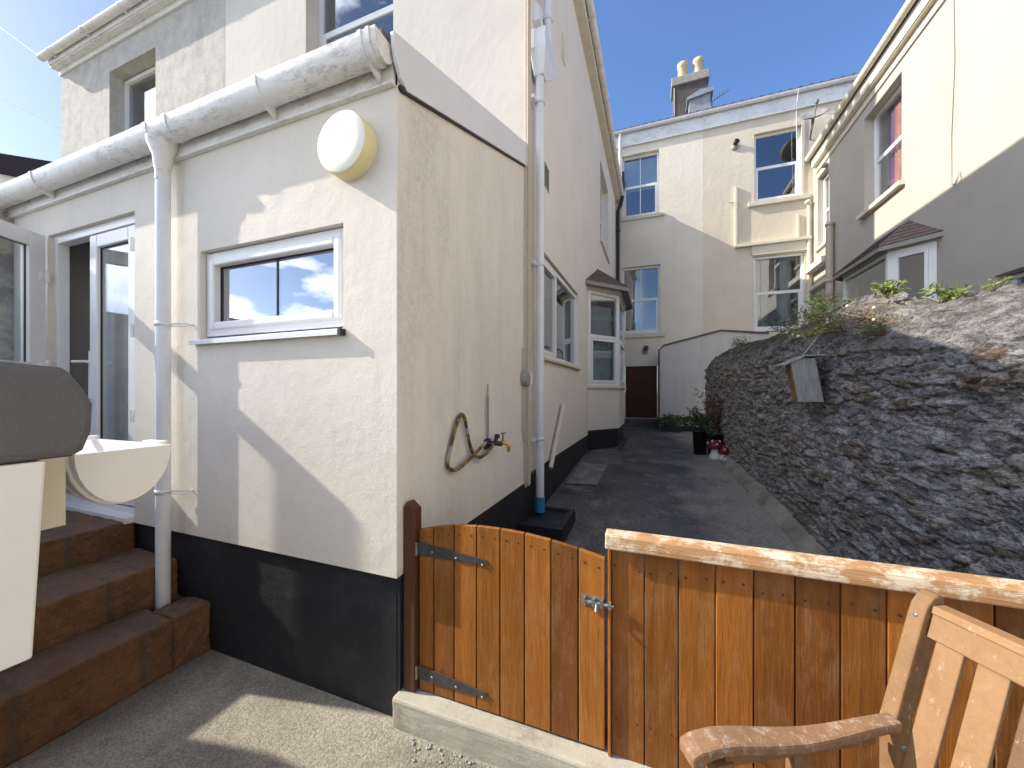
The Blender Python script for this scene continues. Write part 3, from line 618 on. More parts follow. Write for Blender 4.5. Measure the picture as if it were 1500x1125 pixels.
# bay window of the cream house
B1 = [(XW, 6.92), (-.66, 7.64), (-.66, 8.98), (XW, 9.5)]
mb = MB()
def polywall(mb, pts, z0, z1):
    for p, q in zip(pts, pts[1:]): mb.quad((*p, z0), (*q, z0), (*q, z1), (*p, z1))
polywall(mb, B1, -.72, .05); mb.add([(*p, .05) for p in B1], [(0, 1, 2, 3)]); mb.add([(*p, -.72) for p in B1], [(3, 2, 1, 0)]); bay = mb.build('bay_base', M['leanto'], H)
mb = MB(); polywall(mb, [(XW, 6.95), (-.68, 7.65), (-.68, 8.96), (XW, 9.45)], -1.3, -.70); mb.build('bay_plinth', M['plinth'], H)
mb = MB(); B1o = [(XW, 6.86), (-.62, 7.61), (-.62, 9.0), (XW, 9.55)]; mb.prism([(*p, .051) for p in B1o], (0, 0, .035)); mb.build('bay_sill', M['creamtrim'], H, .004)
for (p, q) in zip(B1, B1[1:]):
    p, q = Vector(p), Vector(q); d_ = (q - p).normalized(); ln = (q - p).length; fb = Fr(p, d_, (d_.y, -d_.x))
    mb = MB(); rectframe(mb, fb, .02, ln - .01, .09, 1.86, -.07, 0, .065); fb.box(mb, .08, ln - .07, -.07, 0, .99, 1.05); wb = mb.build('window', M['upvc'], H, .004)
    mb = MB(); rectframe(mb, fb, .085, ln - .075, .155, .985, -.06, .012, .05); mb.build('sash', M['upvc'], wb, .004)
    mb = MB(); fb.box(mb, .13, ln - .12, -.03, -.026, .2, .94); fb.box(mb, .085, ln - .075, -.03, -.026, 1.05, 1.80); mb.build('pane', M['glass'], wb)
    curtain(fb, .09, ln - .09, .12, 1.62, -.12, M['blind'], wb, 6, 'blind', .008)
mb = MB(); mb.prism([(*p, 1.862) for p in [(XW, 6.90), (-.63, 7.62), (-.63, 9.0), (XW, 9.52)]], (0, 0, .10)); mb.build('bay_head', M['creamtrim'], H)
def tiled(mb, quad_b, quad_t, rows=6, lift=.014):
    """rows of overlapping tiles from the eave line (a,b) to the top line (c,d)"""
    a_, b_ = map(Vector, quad_b); c_, d_ = map(Vector, quad_t); nrm = (b_ - a_).cross(c_ - a_).normalized()
    if nrm.z < 0: nrm = -nrm
    for r_ in range(rows):
        f0, f1 = r_ / rows, (r_ + 1.12) / rows; f1 = min(f1, 1)
        p0, p1 = a_.lerp(c_, f0), b_.lerp(d_, f0); q0, q1 = a_.lerp(c_, f1), b_.lerp(d_, f1)
        n_ = max(1, int((p1 - p0).length / .16))
        for k in range(n_):
            s0, s1 = (k + .04) / n_, (k + .96) / n_; j_ = random.uniform(-.004, .004)
            v0, v1, v2, v3 = p0.lerp(p1, s0), p0.lerp(p1, s1), q0.lerp(q1, s1), q0.lerp(q1, s0)
            up = nrm * (lift + j_); mb.add([v0 + up, v1 + up, v2 + nrm * .003, v3 + nrm * .003, v0, v1], [(0, 1, 2, 3), (4, 5, 1, 0)], random.random())
        mb.add([p0, p1, q1, q0], [(0, 1, 2, 3)], .3)
def bayroof(par, E, W, name='bay_roof'):
    """E = 4 eave points, W = 2 wall points near / far"""
    mb = MB(); tiled(mb, (E[0], E[1]), (W[0], W[0])); tiled(mb, (E[1], E[2]), (W[0], W[1])); tiled(mb, (E[2], E[3]), (W[1], W[1]))
    mb.tube([E[1], W[0]], .022, 8); mb.tube([E[2], W[1]], .022, 8); mb.tube([W[0], W[1]], .02, 8); ro = mb.build(name, M['rooftile'], par)
    mb = MB(); mb.add([Vector(p) - Vector((0, 0, .012)) for p in E], [(0, 1, 2, 3)])
    for p, q in zip(E, E[1:]): p, q = Vector(p), Vector(q); mb.obox(p - Vector((0, 0, .07)), q - p, (q - p).normalized().cross(Vector((0, 0, 1))) * .015, (0, 0, .068))
    mb.build('soffit', M['greyplastic'], ro)
bayroof(H, [(XW, 6.70, 1.97), (-.50, 7.50, 1.97), (-.50, 9.12, 1.97), (XW, 9.8, 1.97)], [(XW, 8.15, 2.58), (XW, 8.45, 2.58)])
# ================================================================ GREY HOUSE (far left)
G = thing('grey_house', 'grey pebbledashed upper storey of the house at far left behind the lean-to roof', 'house', (-8, Y2, 0))
mb = MB(); wall(mb, f2, -10.218, -5.69, -1.8, 5.98, [(-8.63, -7.33, 3.60, 5.40, .20)], thick=.3)
mb.quad((-10.218, Y2, -1.8), (-10.218, 9, -1.8), (-10.218, 9, 5.98), (-10.218, Y2, 5.98)); mb.build('wall', M['dash'], G)
wg = window(G, f2, -8.63, -7.33, 3.60, 5.38, .19, 'sash', 'glass', .06, None, .8, 'roomdark', False)
mb = MB(); mb.box(-10.28, -5.69, Y2 - .14, Y2 - .12, 5.90, 6.0); mb.box(-10.28, -5.69, Y2 - .12, Y2 - .001, 5.88, 5.90); mb.box(-10.23, -5.69, Y2 - .03, Y2 - .001, 5.79, 5.879); mb.build('eaves_board', M['gutter'], G)
mb = MB(); halfround(mb, (-10.36, Y2 - .2, 6.02), (-5.69, Y2 - .2, 6.02), .06, .06, (0, 1, 0)); g = mb.build('gutter', M['gutter'], G)
mb = MB()
for x in (-10.0, -8.9, -7.8, -6.7): ringband(mb, (x, Y2 - .2, 6.02), (1, 0, 0), .06, .06, (0, 1, 0), .04, .008); mb.box(x + .01, x + .03, Y2 - .2, Y2 - .12, 5.94, 5.97)
mb.build('gutter_clip', M['gutter'], g)
mb = MB(); mb.add([(-10.3, Y2 - .18, 6.03), (-5.69, Y2 - .18, 6.03), (-5.69, 6, 7.2), (-10.3, 6, 7.2), (-5.69, 9, 6.03), (-10.3, 9, 6.03)], [(0, 1, 2, 3), (3, 2, 4, 5)]); mb.build('roof', M['slate'], G)
# ================================================================ OUTBUILDING beyond (dark roof at far left)
O = thing('outbuilding', 'dark sheet roofed building just visible over the white gutter at the left edge', 'building', (-18, 5, 0))
mb = MB(); mb.prism([(-23, 4.85, -1.8), (-11.6, 4.85, -1.8), (-11.6, 4.85, 4.5), (-23, 4.85, 7.88)], (0, 4, 0)); mb.build('wall', M['back_cream'], O)
mb = MB(); mb.prism([(-23, 4.7, 8.37), (-11.5, 4.7, 4.96), (-11.5, 4.7, 4.42), (-23, 4.7, 7.83)], (0, 5, 0)); mb.build('roof', M['darkroof'], O)

# ================================================================ BACK HOUSES
fB = Fr((0, YB), (1, 0), (0, -1))
Bc = thing('terraced_house', 'pale cream rendered house closing the end of the alley, with a dark red door', 'house', (-.5, YB, -1))
mb = MB(); wall(mb, fB, -6, 1.294, -1.3, 7.75, [(-.97, .10, 5.33, 7.30, .16), (-.97, .135, 1.72, 3.83, .13), (-.89, .056, -.82, .78, .07)], thick=.3); mb.build('wall', M['back_cream'], Bc)
wa = window(Bc, fB, -.97, .10, 5.36, 7.295, .13, 'sash', 'glass', .06, (.07, .14, .10)); wb = window(Bc, fB, -.97, .135, 1.76, 3.825, .10, 'sash', 'glass', .06, (.07, .14, .12))
mb = MB(); fB.box(mb, -.9, .03, -.225, -.215, 6.25, 7.2); mb.build('blind', M['blind'], wa)
mb = MB(); fB.box(mb, -.88, .05, -.12, -.07, -.82, .775); dr = mb.build('door', M['redoor'], Bc, .003)
mb = MB()
for i in range(7): fB.box(mb, -.87 + i * .13, -.865 + i * .13, -.07, -.068, -.80, .76)
mb.build('board_joint', M['black'], dr)
mb = MB(); mb.box(-.95, .10, YB - .45, YB - .001, -1.1, -.84); mb.build('door_step', M['alley'], Bc, .01)
mb = MB(); mb.box(-6, 1.294, YB - .07, YB - .001, 7.55, 7.96); mb.build('fascia', M['gutter'], Bc)
mb = MB(); halfround(mb, (-6, YB - .135, 8.0), (1.294, YB - .135, 8.0), .062, .08, (0, 1, 0)); g = mb.build('gutter', M['gutter'], Bc)
mb = MB()
for x in (-.2, .9, 1.15): ringband(mb, (x, YB - .135, 8.0), (1, 0, 0), .06, .08, (0, 1, 0), .04, .01)
mb.build('gutter_clip', M['gutter'], g)
def pantiles(mb, x0, x1, y0, z0, y1, z1, pitch=.2):
    n = int((x1 - x0) / pitch) * 4; pr = [(x0 + (x1 - x0) * i / n, .035 * max(0, math.sin(i / 4 * 2 * math.pi))) for i in range(n + 1)]
    a_ = [(x, y0, z0 + h) for x, h in pr]; b_ = [(x, y1, z1 + h) for x, h in pr]; m = n + 1
    mb.add(a_ + b_ + [(x, y0, z0 - .03) for x, h in pr], [(i, i + 1, m + i + 1, m + i) for i in range(n)] + [(2 * m + i, 2 * m + i + 1, i + 1, i) for i in range(n)])
mb = MB(); pantiles(mb, -6, 1.29, YB - .17, 8.04, 15.5, 9.6); pantiles(mb, -6, 1.29, 19, 8.03, 15.5, 9.6); mb.build('roof', M['slate'], Bc)
mb = MB(); mb.tube([(-1.02, YB - .135, 7.93), (-1.02, YB - .1, 7.6), (-1.02, YB - .1, 6.6)], .04, 10); mb.build('downpipe', M['upvc'], Bc)
mb = MB(); mb.tube([(-.95, YB - .10, 6.75), (-.95, YB - .10, 6.0), (-1.0, YB - .12, 5.75), (-1.08, YB - .16, 5.55), (-1.08, YB - .16, 2.0), (-1.08, YB - .16, -1)], .055, 12)
for z in (6.2, 4.9, 3.3): mb.lathe((-.95 if z > 6 else -1.08, YB - (.1 if z > 6 else .16), z), [(.05, 0), (.068, 0), (.068, .08), (.05, .08)], 12)
mb.build('soil_pipe', M['black'], Bc)
Bb = thing('terraced_house', 'beige rendered house at the end, between the pale house and the right hand house', 'house', (2.6, YB, -1))
mb = MB(); wall(mb, fB, 1.296, 8, -1.3, 7.75, [(2.57, 3.66, 5.22, 7.14, .16), (2.55, 3.72, 1.62, 3.73, .10)], thick=.3); mb.build('wall', M['back_beige'], Bb)
wc = window(Bb, fB, 2.57, 3.66, 5.24, 7.135, .10, 'sash', 'glass', .06, (.08, .16, .12), bars=False); wd = window(Bb, fB, 2.55, 3.72, 1.66, 3.725, .06, 'sash', 'glass', .06, None, 1.2, 'room', bars=False)
curtain(fB, 2.62, 2.95, 1.75, 3.65, -.3, M['curtain'], wd, 4); curtain(fB, 3.25, 3.5, 1.75, 3.65, -.35, M['curtain'], wd, 3); 
mb = MB(); mb.box(2.10, 3.85, YB - .12, YB - .001, 4.02, 4.10); mb.box(2.5, 3.80, YB - .05, YB - .002, 3.76, 4.019); mb.build('hood_moulding', M['creamtrim'], Bb, .006)
mb = MB(); mb.box(2.09, 2.15, YB - .07, YB - .001, 4.101, 5.75); mb.tube([(1.93, YB - .05, 5.34), (2.2, YB - .05, 5.28)], .018, 8); mb.box(3.55, 3.60, YB - .07, YB - .001, 4.101, 4.75); mb.build('wall_batten', M['creamtrim'], Bb, .004)
mb = MB(); mb.tube([(3.80, YB - .06, 4.95), (3.80, YB - .06, 1.0)], .045, 10); mb.tube([(3.80, YB - .06, 4.95), (3.74, YB - .12, 5.02)], .06, 10); mb.build('downpipe', M['creamtrim'], Bb)
mb = MB(); mb.box(1.296, 8, YB - .07, YB - .001, 7.55, 7.96); mb.build('fascia', M['gutter'], Bb)
mb = MB(); halfround(mb, (1.296, YB - .135, 8.0), (8, YB - .135, 8.0), .062, .08, (0, 1, 0)); mb.build('gutter', M['gutter'], Bb)
mb = MB(); pantiles(mb, 1.3, 8, YB - .17, 8.04, 15.5, 9.6, .22); pantiles(mb, 1.3, 8, 19, 8.03, 15.5, 9.6); mb.build('roof', M['rooftile'], Bb)
mb = MB(); mb.tube([(3.52, YB - .26, 7.95), (3.53, YB - .05, 7.6), (3.55, YB - .04, 5.4)], .010, 6); mb.build('cable', M['upvc'], Bb)
# chimney stack and its small lead box (parts of the end house)
cy = YB + 1.5
mb = MB(); mb.box(.56, 1.58, cy, cy + .6, 8.3, 10.15); st = mb.build('chimney', M['chimney'], Bc)
mb = MB(); mb.box(.50, 1.64, cy - .07, cy + .67, 10.15, 10.42); mb.build('chimney_cap', M['capstone'], st, .02)
for x in (.86, 1.34):
    mb = MB(); mb.lathe((x, cy + .25, 10.42), [(.16, 0), (.145, .45), (.17, .47), (.17, .60), (.13, .62), (.12, .3)], 14); mb.build('chimney_pot', M['potclay'], st)
mb = MB(); mb.box(.575, .60, cy - .02, cy - .001, 8.4, 10.1); mb.build('flue_pipe', M['creamtrim'], st)
mb = MB(); mb.box(1.0, 1.60, YB + .95, YB + 1.4, 8.3, 9.30); mb.prism([(.93, YB + .88, 9.25), (1.30, YB + .88, 9.42), (1.68, YB + .88, 9.40), (1.68, YB + .88, 9.28), (.93, YB + .88, 9.18)], (0, .6, 0)); mb.build('dormer_vent', M['lead'], Bc)
# aerial
an = MB(); an.tube([(1.75, cy + .3, 9.0), (1.75, cy + .3, 9.55)], .015, 6); an.tube([(1.62, cy + .3, 9.50), (2.25, cy + .3, 9.80)], .010, 6)
for i in range(7): x = 1.75 + i * .075; an.tube([(x, cy + .3, 9.48 + (x - 1.62) * .47), (x, cy + .3, 9.64 + (x - 1.62) * .47)], .007, 5)
tag(an.build('tv_aerial', M['cable']), 'thin television aerial pointing right beside the chimney stack', 'aerial')

# ================================================================ RIGHT HOUSE
Rh = thing('right_house', 'light beige rendered house rising behind the stone wall on the right', 'house', (XR, 7, -1))
fR = Fr((XR, 0), (0, 1), (-1, 0))
mb = MB(); wall(mb, fR, -6, YB - .01, -1.8, 5.9, [(8.32, 9.55, 3.50, 5.42, .17), (11.2, 11.86, 3.60, 5.46, .16), (4.6, 6.46, .1, 1.415, .16)], thick=.3)
mb.quad((XR, -6, -1.8), (8, -6, -1.8), (8, -6, 5.9), (XR, -6, 5.9)); mb.build('wall', M['right'], Rh)
wr = window(Rh, fR, 8.32, 9.55, 3.54, 5.415, .15, 'sash', 'clear_glass', .05, (.09, .10, .08), bars=False, roomm='room')
curtain(fR, 8.76, 9.10, 3.6, 5.38, -.26, M['pinkcurtain'], wr, 4, amp=.014); curtain(fR, 9.11, 9.32, 3.6, 5.38, -.27, M['purplecurtain'], wr, 3, amp=.012)
window(Rh, fR, 11.2, 11.86, 3.64, 5.42, .12, 'sash', 'glass', .05, (.06, .04, .06), bars=False)
window(Rh, fR, 4.6, 6.46, .1, 1.40, .14, 'double', 'glass', .05, (.06, .04, .06))
mb = MB(); mb.box(XR - .12, XR - .10, -6, YB - .3, 5.78, 6.0); mb.box(XR - .10, XR, -6, YB - .3, 5.76, 5.78); mb.box(XR - .03, XR - .001, -6, YB - .3, 5.62, 5.759); mb.build('fascia', M['creamtrim'], Rh)
mb = MB(); halfround(mb, (XR - .19, -6, 6.08), (XR - .19, YB - .25, 6.08), .06, .09, (1, 0, 0)); mb.build('gutter', M['creamtrim'], Rh)
mb = MB(); mb.add([(XR - .17, -6, 6.1), (XR - .17, YB, 6.1), (8, YB, 7.6), (8, -6, 7.6)], [(0, 1, 2, 3)]); mb.build('roof', M['slate'], Rh)
mb = MB(); mb.tube([(XR - .09, 10.9, 3.95), (XR - .09, 10.9, -1)], .075, 14)
for z in (3.87, 2.55): mb.lathe((XR - .09, 10.9, z), [(.076, 0), (.09, 0), (.09, .06), (.076, .06)], 14)
mb.build('soil_pipe', M['beigepipe'], Rh)
mb = MB(); mb.tube([(XR - .012, 7.12, 5.62), (XR - .012, 7.10, 4.6), (XR - .012, 7.16, 3.6), (XR - .012, 7.16, 2.92), (XR - .03, 7.05, 2.86), (XR - .04, 6.98, 2.92), (XR - .03, 7.0, 3.02)], .008, 6); mb.build('cable', M['creamcable'], Rh)
mb = MB(); mb.box(XR - .12, XR, 11.0, 12.15, 2.62, 2.72); mb.box(XR - .18, XR, 11.1, 12.15, 3.1, 3.25); mb.build('string_course', M['creamtrim'], Rh, .01)
mb = MB(); mb.lathe((XR - .1, 11.0, 5.35), [(.0, -.02), (.05, -.01), (.06, .03), (.05, .09), (.0, .1)], 12, (-1, 0, 0)); mb.build('security_light', M['greyplastic'], Rh)
B2 = [(XR, 7.47), (3.5, 7.85), (3.5, 9.39), (XR, 9.8)]
mb = MB(); polywall(mb, B2, -1.2, 1.17); mb.build('bay_base', M['right'], Rh)
for (p, q), sm in zip(zip(B2, B2[1:]), (1, 0, 1)):
    p, q = Vector(p), Vector(q); d_ = (q - p).normalized(); ln = (q - p).length; fb = Fr(p, d_, (-d_.y, d_.x))
    mb = MB(); rectframe(mb, fb, .0, ln - .0, 1.17, 2.24, -.07, 0, .085 if sm else .06); wb = mb.build('window', M['upvc'], Rh, .004)
    mb = MB(); fb.box(mb, .08, ln - .08, -.035, -.03, 1.24, 2.16); mb.build('pane', M['glass'], wb)
    if sm: mb = MB(); rectframe(mb, fb, .085, ln - .085, 1.255, 2.155, -.06, .01, .045); mb.build('sash', M['upvc'], wb, .004)
rm = MB(); rm.quad((4.2, 7.3, 1.1), (4.2, 10, 1.1), (4.2, 10, 2.3), (4.2, 7.3, 2.3)); rm.build('room_wall', M['room'], Rh)
mb = MB(); polywall(mb, [(XR, 7.45), (3.49, 7.84), (3.49, 9.4), (XR, 9.82)], 2.24, 2.31); mb.build('bay_head', M['creamtrim'], Rh)
bayroof(Rh, [(XR, 7.32, 2.32), (3.36, 7.78, 2.32), (3.36, 9.46, 2.32), (XR, 9.95, 2.32)], [(XR, 8.12, 2.80), (XR, 9.1, 2.80)])

# ================================================================ STAIR ENCLOSURE
E_ = thing('stair_enclosure', 'off-white rendered enclosure with a sloping black capped top beside the dark red door', 'outhouse', (.12, 10.9, -1.1))
yb = 10.9; pts = [(.11, -1.1), (.11, 1.10), (.20, 1.20), (1.56, 1.53), (2.6, 1.40), (2.6, -1.1)]
mb = MB(); mb.prism([(x, yb, z) for x, z in pts], (0, YB - yb - .01, 0)); mb.build('wall', M['block'], E_)
mb = MB()
for (a_, b_), (c_, d_) in zip(pts[1:5], pts[2:5]): mb.prism([(a_, yb - .03, b_ + .001), (c_, yb - .03, d_ + .001), (c_, yb - .03, d_ + .045), (a_, yb - .03, b_ + .045)], (0, .3, 0))
mb.tube([(.09, yb - .02, 1.12), (.085, yb - .02, -1.0)], .022, 8); mb.build('coping', M['rooftile'], E_)
mb = MB(); mb.box(.13, 1.4, yb - .012, yb - .001, -1.1, -.93); mb.build('plinth', M['plinth'], E_)

# ================================================================ STONE WALL (right of the alley)
def wx(y): return 1.50 - .058 * y if y > 1 else 1.442
def ztop(y):
    pts = [(-2, .55), (1.8, .52), (2.4, .53), (3.0, .56), (3.4, .60), (3.8, .78), (4.3, .80), (5.2, .74), (7, .80), (8.3, .86), (8.7, .74)]
    for (a_, b_), (c_, d_) in zip(pts, pts[1:]):
        if y <= c_: return b_ + (d_ - b_) * max(0, (y - a_)) / (c_ - a_)
    return .74
def ss(a, b, x): x = max(0., min(1., (x - a) / (b - a))); return x * x * (3 - 2 * x)
def stone_cell(u, v):
    """irregular flat stones in rough courses: distance to the joint, a stone id, at two sizes"""
    wu = u + .13 * mn.noise(Vector((u * 1.7, v * 2.6, 1.3))) + .03 * mn.noise(Vector((u * 9, v * 14, 2.2)))
    wv = v + .06 * mn.noise(Vector((u * 2.6, v * 3, 7.7))) + .16 * mn.noise(Vector((u * .7, v * .6, 3.1))) + .012 * mn.noise(Vector((u * 12, v * 14, 5.5)))
    big = mn.noise(Vector((u * .9, v * 1.3, 21))) > .02
    k = (3.8, 13.) if big else (6.5, 20.)
    d, pp = mn.voronoi(Vector((wu * k[0], wv * k[1], 4.4 if big else 0)))
    return d[1] - d[0], (math.sin(pp[0].x * 12.9 + pp[0].y * 78.2) * 43758.5) % 1
cols = []; caps_ = []
def stonewall():
    mb = MB(); ys = []; y = 8.75
    while y > 1.45: ys.append(y); y -= .006 + .0032 * max(0, (y - 2)) 
    ys.append(1.45)
    prof = []                                   # (fraction param) rows: face, then rounded back over the top
    nf, nt_ = 200, 56; rows = nf + nt_
    for y in ys:
        zt = ztop(y) + .03 * mn.noise(Vector((y * 2.1, 3, 0))); zk = zt - .30; zb = gz(y) - .1
        for k in range(rows + 1):
            if k <= nf: f = k / nf; z = zb + (zk - zb) * f; x = wx(y) + .06 * (1 - f) ** 6 * -1; n = Vector((-1, 0, .1)); v = z
            else:
                f = (k - nf) / nt_; a_ = f * math.pi / 2; x = wx(y) + .46 * f ** 1.25; z = zk + .30 * f ** .85; n = Vector((-.6, 0, .8)); v = zk + .5 * f
            u = y
            e, h = stone_cell(u, v); lump = mn.noise(Vector((u * 1.5, v * 1.8, 4))); fine = mn.fractal(Vector((u * 11, v * 24, 2)), .9, 2.1, 6)
            flake = mn.noise(Vector((u * 4.2 + v * 3, v * 19 - u * 2.0, 8)))
            ed = ss(.0, .10, e); cap = ss(zk - .10, zk + .14, v + .04 * mn.noise(Vector((u * 3, 2, 2))))
            dsp = .034 * ed * (.1 + h) * (1 - .8 * cap) + .018 * lump + .012 * fine + .008 * flake * (1 + .6 * cap)
            lay = 1
            if cap > .1: lay = (v * 5 + u * .55 + .5 * mn.noise(Vector((u * 1.2, v * 2, 17)))) % 1; dsp += cap * .05 * (lay - .5)
            n.normalize(); p = Vector((x, y, z)) + n * dsp
            mb.v.append(tuple(p))
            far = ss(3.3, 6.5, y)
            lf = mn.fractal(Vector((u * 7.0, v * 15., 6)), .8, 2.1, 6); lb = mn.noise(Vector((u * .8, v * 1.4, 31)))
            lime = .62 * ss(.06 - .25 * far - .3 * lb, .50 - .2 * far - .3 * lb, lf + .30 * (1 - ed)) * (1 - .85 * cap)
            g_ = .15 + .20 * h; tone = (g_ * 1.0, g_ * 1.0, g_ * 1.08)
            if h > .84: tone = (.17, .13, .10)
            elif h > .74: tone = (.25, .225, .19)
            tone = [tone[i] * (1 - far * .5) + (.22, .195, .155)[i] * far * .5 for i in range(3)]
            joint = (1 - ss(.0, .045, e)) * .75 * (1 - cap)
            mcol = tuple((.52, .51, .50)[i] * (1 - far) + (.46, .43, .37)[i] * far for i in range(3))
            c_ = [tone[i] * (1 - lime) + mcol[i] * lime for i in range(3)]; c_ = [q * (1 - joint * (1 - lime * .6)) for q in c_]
            if cap > 0:
                cc = tuple(q * (1 if lay > .1 else .35) for q in (.27, .255, .24)) if y < 4.2 else (.15, .15, .135); nn_ = .75 + .7 * mn.fractal(Vector((u * 5 + v * 5, v * 15 - u * 3, 5)), .9, 2, 4); c_ = [c_[i] * (1 - cap * .85) + cc[i] * max(.3, nn_) * cap * .85 for i in range(3)]
            moss = max(0, .25 + mn.fractal(Vector((u * 5, v * 6, 12)), 1, 2, 4)) * ss(zt - .38, zt - .12, z) * ss(3.9, 5.2, y) * 1.6; moss = min(.85, moss)
            c_ = [c_[i] * (1 - moss) + (.075, .075, .03)[i] * moss for i in range(3)]
            cols.append((*c_, 1)); caps_.append(cap)
    m = rows + 1
    for i in range(len(ys) - 1):
        for k in range(rows): mb.f.append([i * m + k, (i + 1) * m + k, (i + 1) * m + k + 1, i * m + k + 1]); mb.t.append(.5); mb.sm.append(True)
    # back of the wall and end
    o = len(mb.v)
    for y in (ys[0], ys[-1]):
        for (x, z) in ((wx(y) + .46, ztop(y)), (wx(y) + .46, -1.5)): mb.v.append((x, y, z)); cols.append((.1, .1, .1, 1)); caps_.append(0)
    mb.f += [[o, o + 2, o + 3, o + 1]]; mb.t.append(.5); mb.sm.append(False)
    mb.f += [list(range(0, rows + 1)) + [o, o + 1]]; mb.t.append(.5); mb.sm.append(False)
    mb.f += [(list(range((len(ys) - 1) * m, (len(ys) - 1) * m + rows + 1)) + [o + 2, o + 3])[::-1]]; mb.t.append(.5); mb.sm.append(False)
    return mb
a = NT('rubble_stone')
cl = a.attr('stonecol').outputs['Color']
col = a.mix(a.math('MULTIPLY', a.ramp(a.noise(60, 8, .8, a.map((1, 1, 1.8))), .42, .62), .75), cl, a.mix(1, cl, (2.1, 2.05, 2.0), 'MULTIPLY'))
col = a.mix(a.math('MULTIPLY', a.ramp(a.noise(38, 8, .85, a.map((1, 1, 2.2))), .52, .62), .75), col, a.mix(1, cl, (.38, .38, .39), 'MULTIPLY'))
low = a.math('MULTIPLY', a.ramp(a.noise(15, 12, .86, a.map((1, 1, 2.4))), .50, .565), a.ramp(a.noise(2.4, 5, .7, a.map((1, 1, 1.6))), .34, .52)); capm = a.attr('capmask').outputs['Fac']
low = a.math('MULTIPLY', low, a.math('SUBTRACT', 1.0, capm))
col = a.mix(a.math('MULTIPLY', low, .82), col, (.56, .56, .575))
crk = a.math('MULTIPLY', a.ramp(a.noise(9, 10, .8, a.map((1, 1, 3.2), (.0, .0, .0))), .455, .475, (1, 1, 1), (0, 0, 0)), .75)
ag = a.noise(10, 6, .7, a.map((1, 1, 3.0))); crk2 = a.math('SUBTRACT', 1.0, a.math('MULTIPLY', a.math('ABSOLUTE', a.math('SUBTRACT', ag, .5)), 26.)); crk2 = a.math('MAXIMUM', crk2, 0.)
col = a.mix(a.math('MULTIPLY', crk2, .75), col, (.018, .017, .018))
b = a.bump(a.noise(22, 8, .8, a.map((1, 1, 2.4))), 1, .03); a.bump(a.noise(90, 6, .8), 1, .010, b)
M['stone'] = a.fin(col, .9, .2)
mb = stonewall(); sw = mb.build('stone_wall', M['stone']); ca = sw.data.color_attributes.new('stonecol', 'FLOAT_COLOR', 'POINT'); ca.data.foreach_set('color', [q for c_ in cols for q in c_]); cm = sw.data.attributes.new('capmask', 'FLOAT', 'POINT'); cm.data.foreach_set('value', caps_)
tag(sw, 'old rubble stone garden wall running along the right side of the alley', 'wall')
mb = MB(); vs_ = []                                       # mortar skirting at its foot
n_ = 40
for j in range(n_ + 1):
    y = 1.7 + 6.9 * j / n_; x = wx(y); k = .02 * mn.noise(Vector((y * 3, 0, 0)))
    vs_ += [(x - .17 + k, y, gz(y) + .004), (x - .085 + k, y, gz(y) + .10), (x + .1, y, gz(y) + .14)]
mb.add(vs_, [(j * 3 + i, (j + 1) * 3 + i, (j + 1) * 3 + i + 1, j * 3 + i + 1) for j in range(n_) for i in (0, 1)], .5, True); tag(mb.build('kerb_fillet', M['kerb_dirty']), kind='structure')

# ================================================================ BOUNDARY WALL (left, seen through the open door)
LW = MB(); LW.box(-5.45, -5.15, .41, .74, -1.8, .47); LW.box(-5.45, -5.15, .741, 1.25, -1.8, .80); LW.box(-5.46, -5.14, -4, .409, -1.8, .95); LW.box(-5.5, -5.12, 1.251, Y2 - .01, -1.8, 1.66)
a = NT('rough_old_wall'); col = a.mix(a.ramp(a.noise(4, 8, .75, dist=1), .42, .58), (.78, .70, .58), (.36, .31, .26)); a.bump(a.noise(9, 8, .8), 1, .06); M['oldwall'] = a.fin(col, .9, .2)
tag(LW.build('garden_wall', M['oldwall']), 'rough old wall left of the french doors, seen through the open door leaf', 'wall')

# ================================================================ STEPS
mb = MB()
mb.box(-2.88, -2.57, .30, 1.33, -1.6, -1.30); mb.box(-2.78, -2.57, 1.33, YF + .026, -1.6, -1.295); mb.box(-2.98, -2.781, 1.47, YF + .026, -1.6, -1.31)
mb.box(-3.36, -2.89, .30, YF + .024, -1.6, -1.08); mb.box(-5.14, -3.361, .30, YF + .022, -1.6, -.885)
o = mb.build('garden_steps', M['steps'], None, .016); rough(o, 5, .022, .09); rough(o, 0, .010, .03)
tag(o, 'three worn brown painted brick steps leading up to the french doors', 'steps')
# ================================================================ KERB
mb = MB(); mb.box(XW - .02, 3.0, 1.478, 1.66, -1.64, -1.462); o = mb.build('kerb', M['kerb'], None, .012); rough(o, 5, .012, .08); tag(o, kind='structure')
for k in range(22):
    pass
mb = MB()
for k in range(46):
    x = -1.05 + abs(random.gauss(0, .35)) ; y = 1.465 - abs(random.gauss(0, .035)); r = random.uniform(.003, .009)
    mb.add([(x + r * math.cos(i * 1.05) * random.uniform(.7, 1.2), y + r * math.sin(i * 1.05) * random.uniform(.7, 1.2), -1.599 + (r * .7 if i % 2 else r * .2)) for i in range(6)] + [(x, y, -1.6 + r)], [(i, (i + 1) % 6, 6) for i in range(6)], random.random())
tag(mb.build('gravel_crumbs', M['pebble']), 'loose crumbs of mortar along the foot of the kerb', 'debris', kind='stuff')
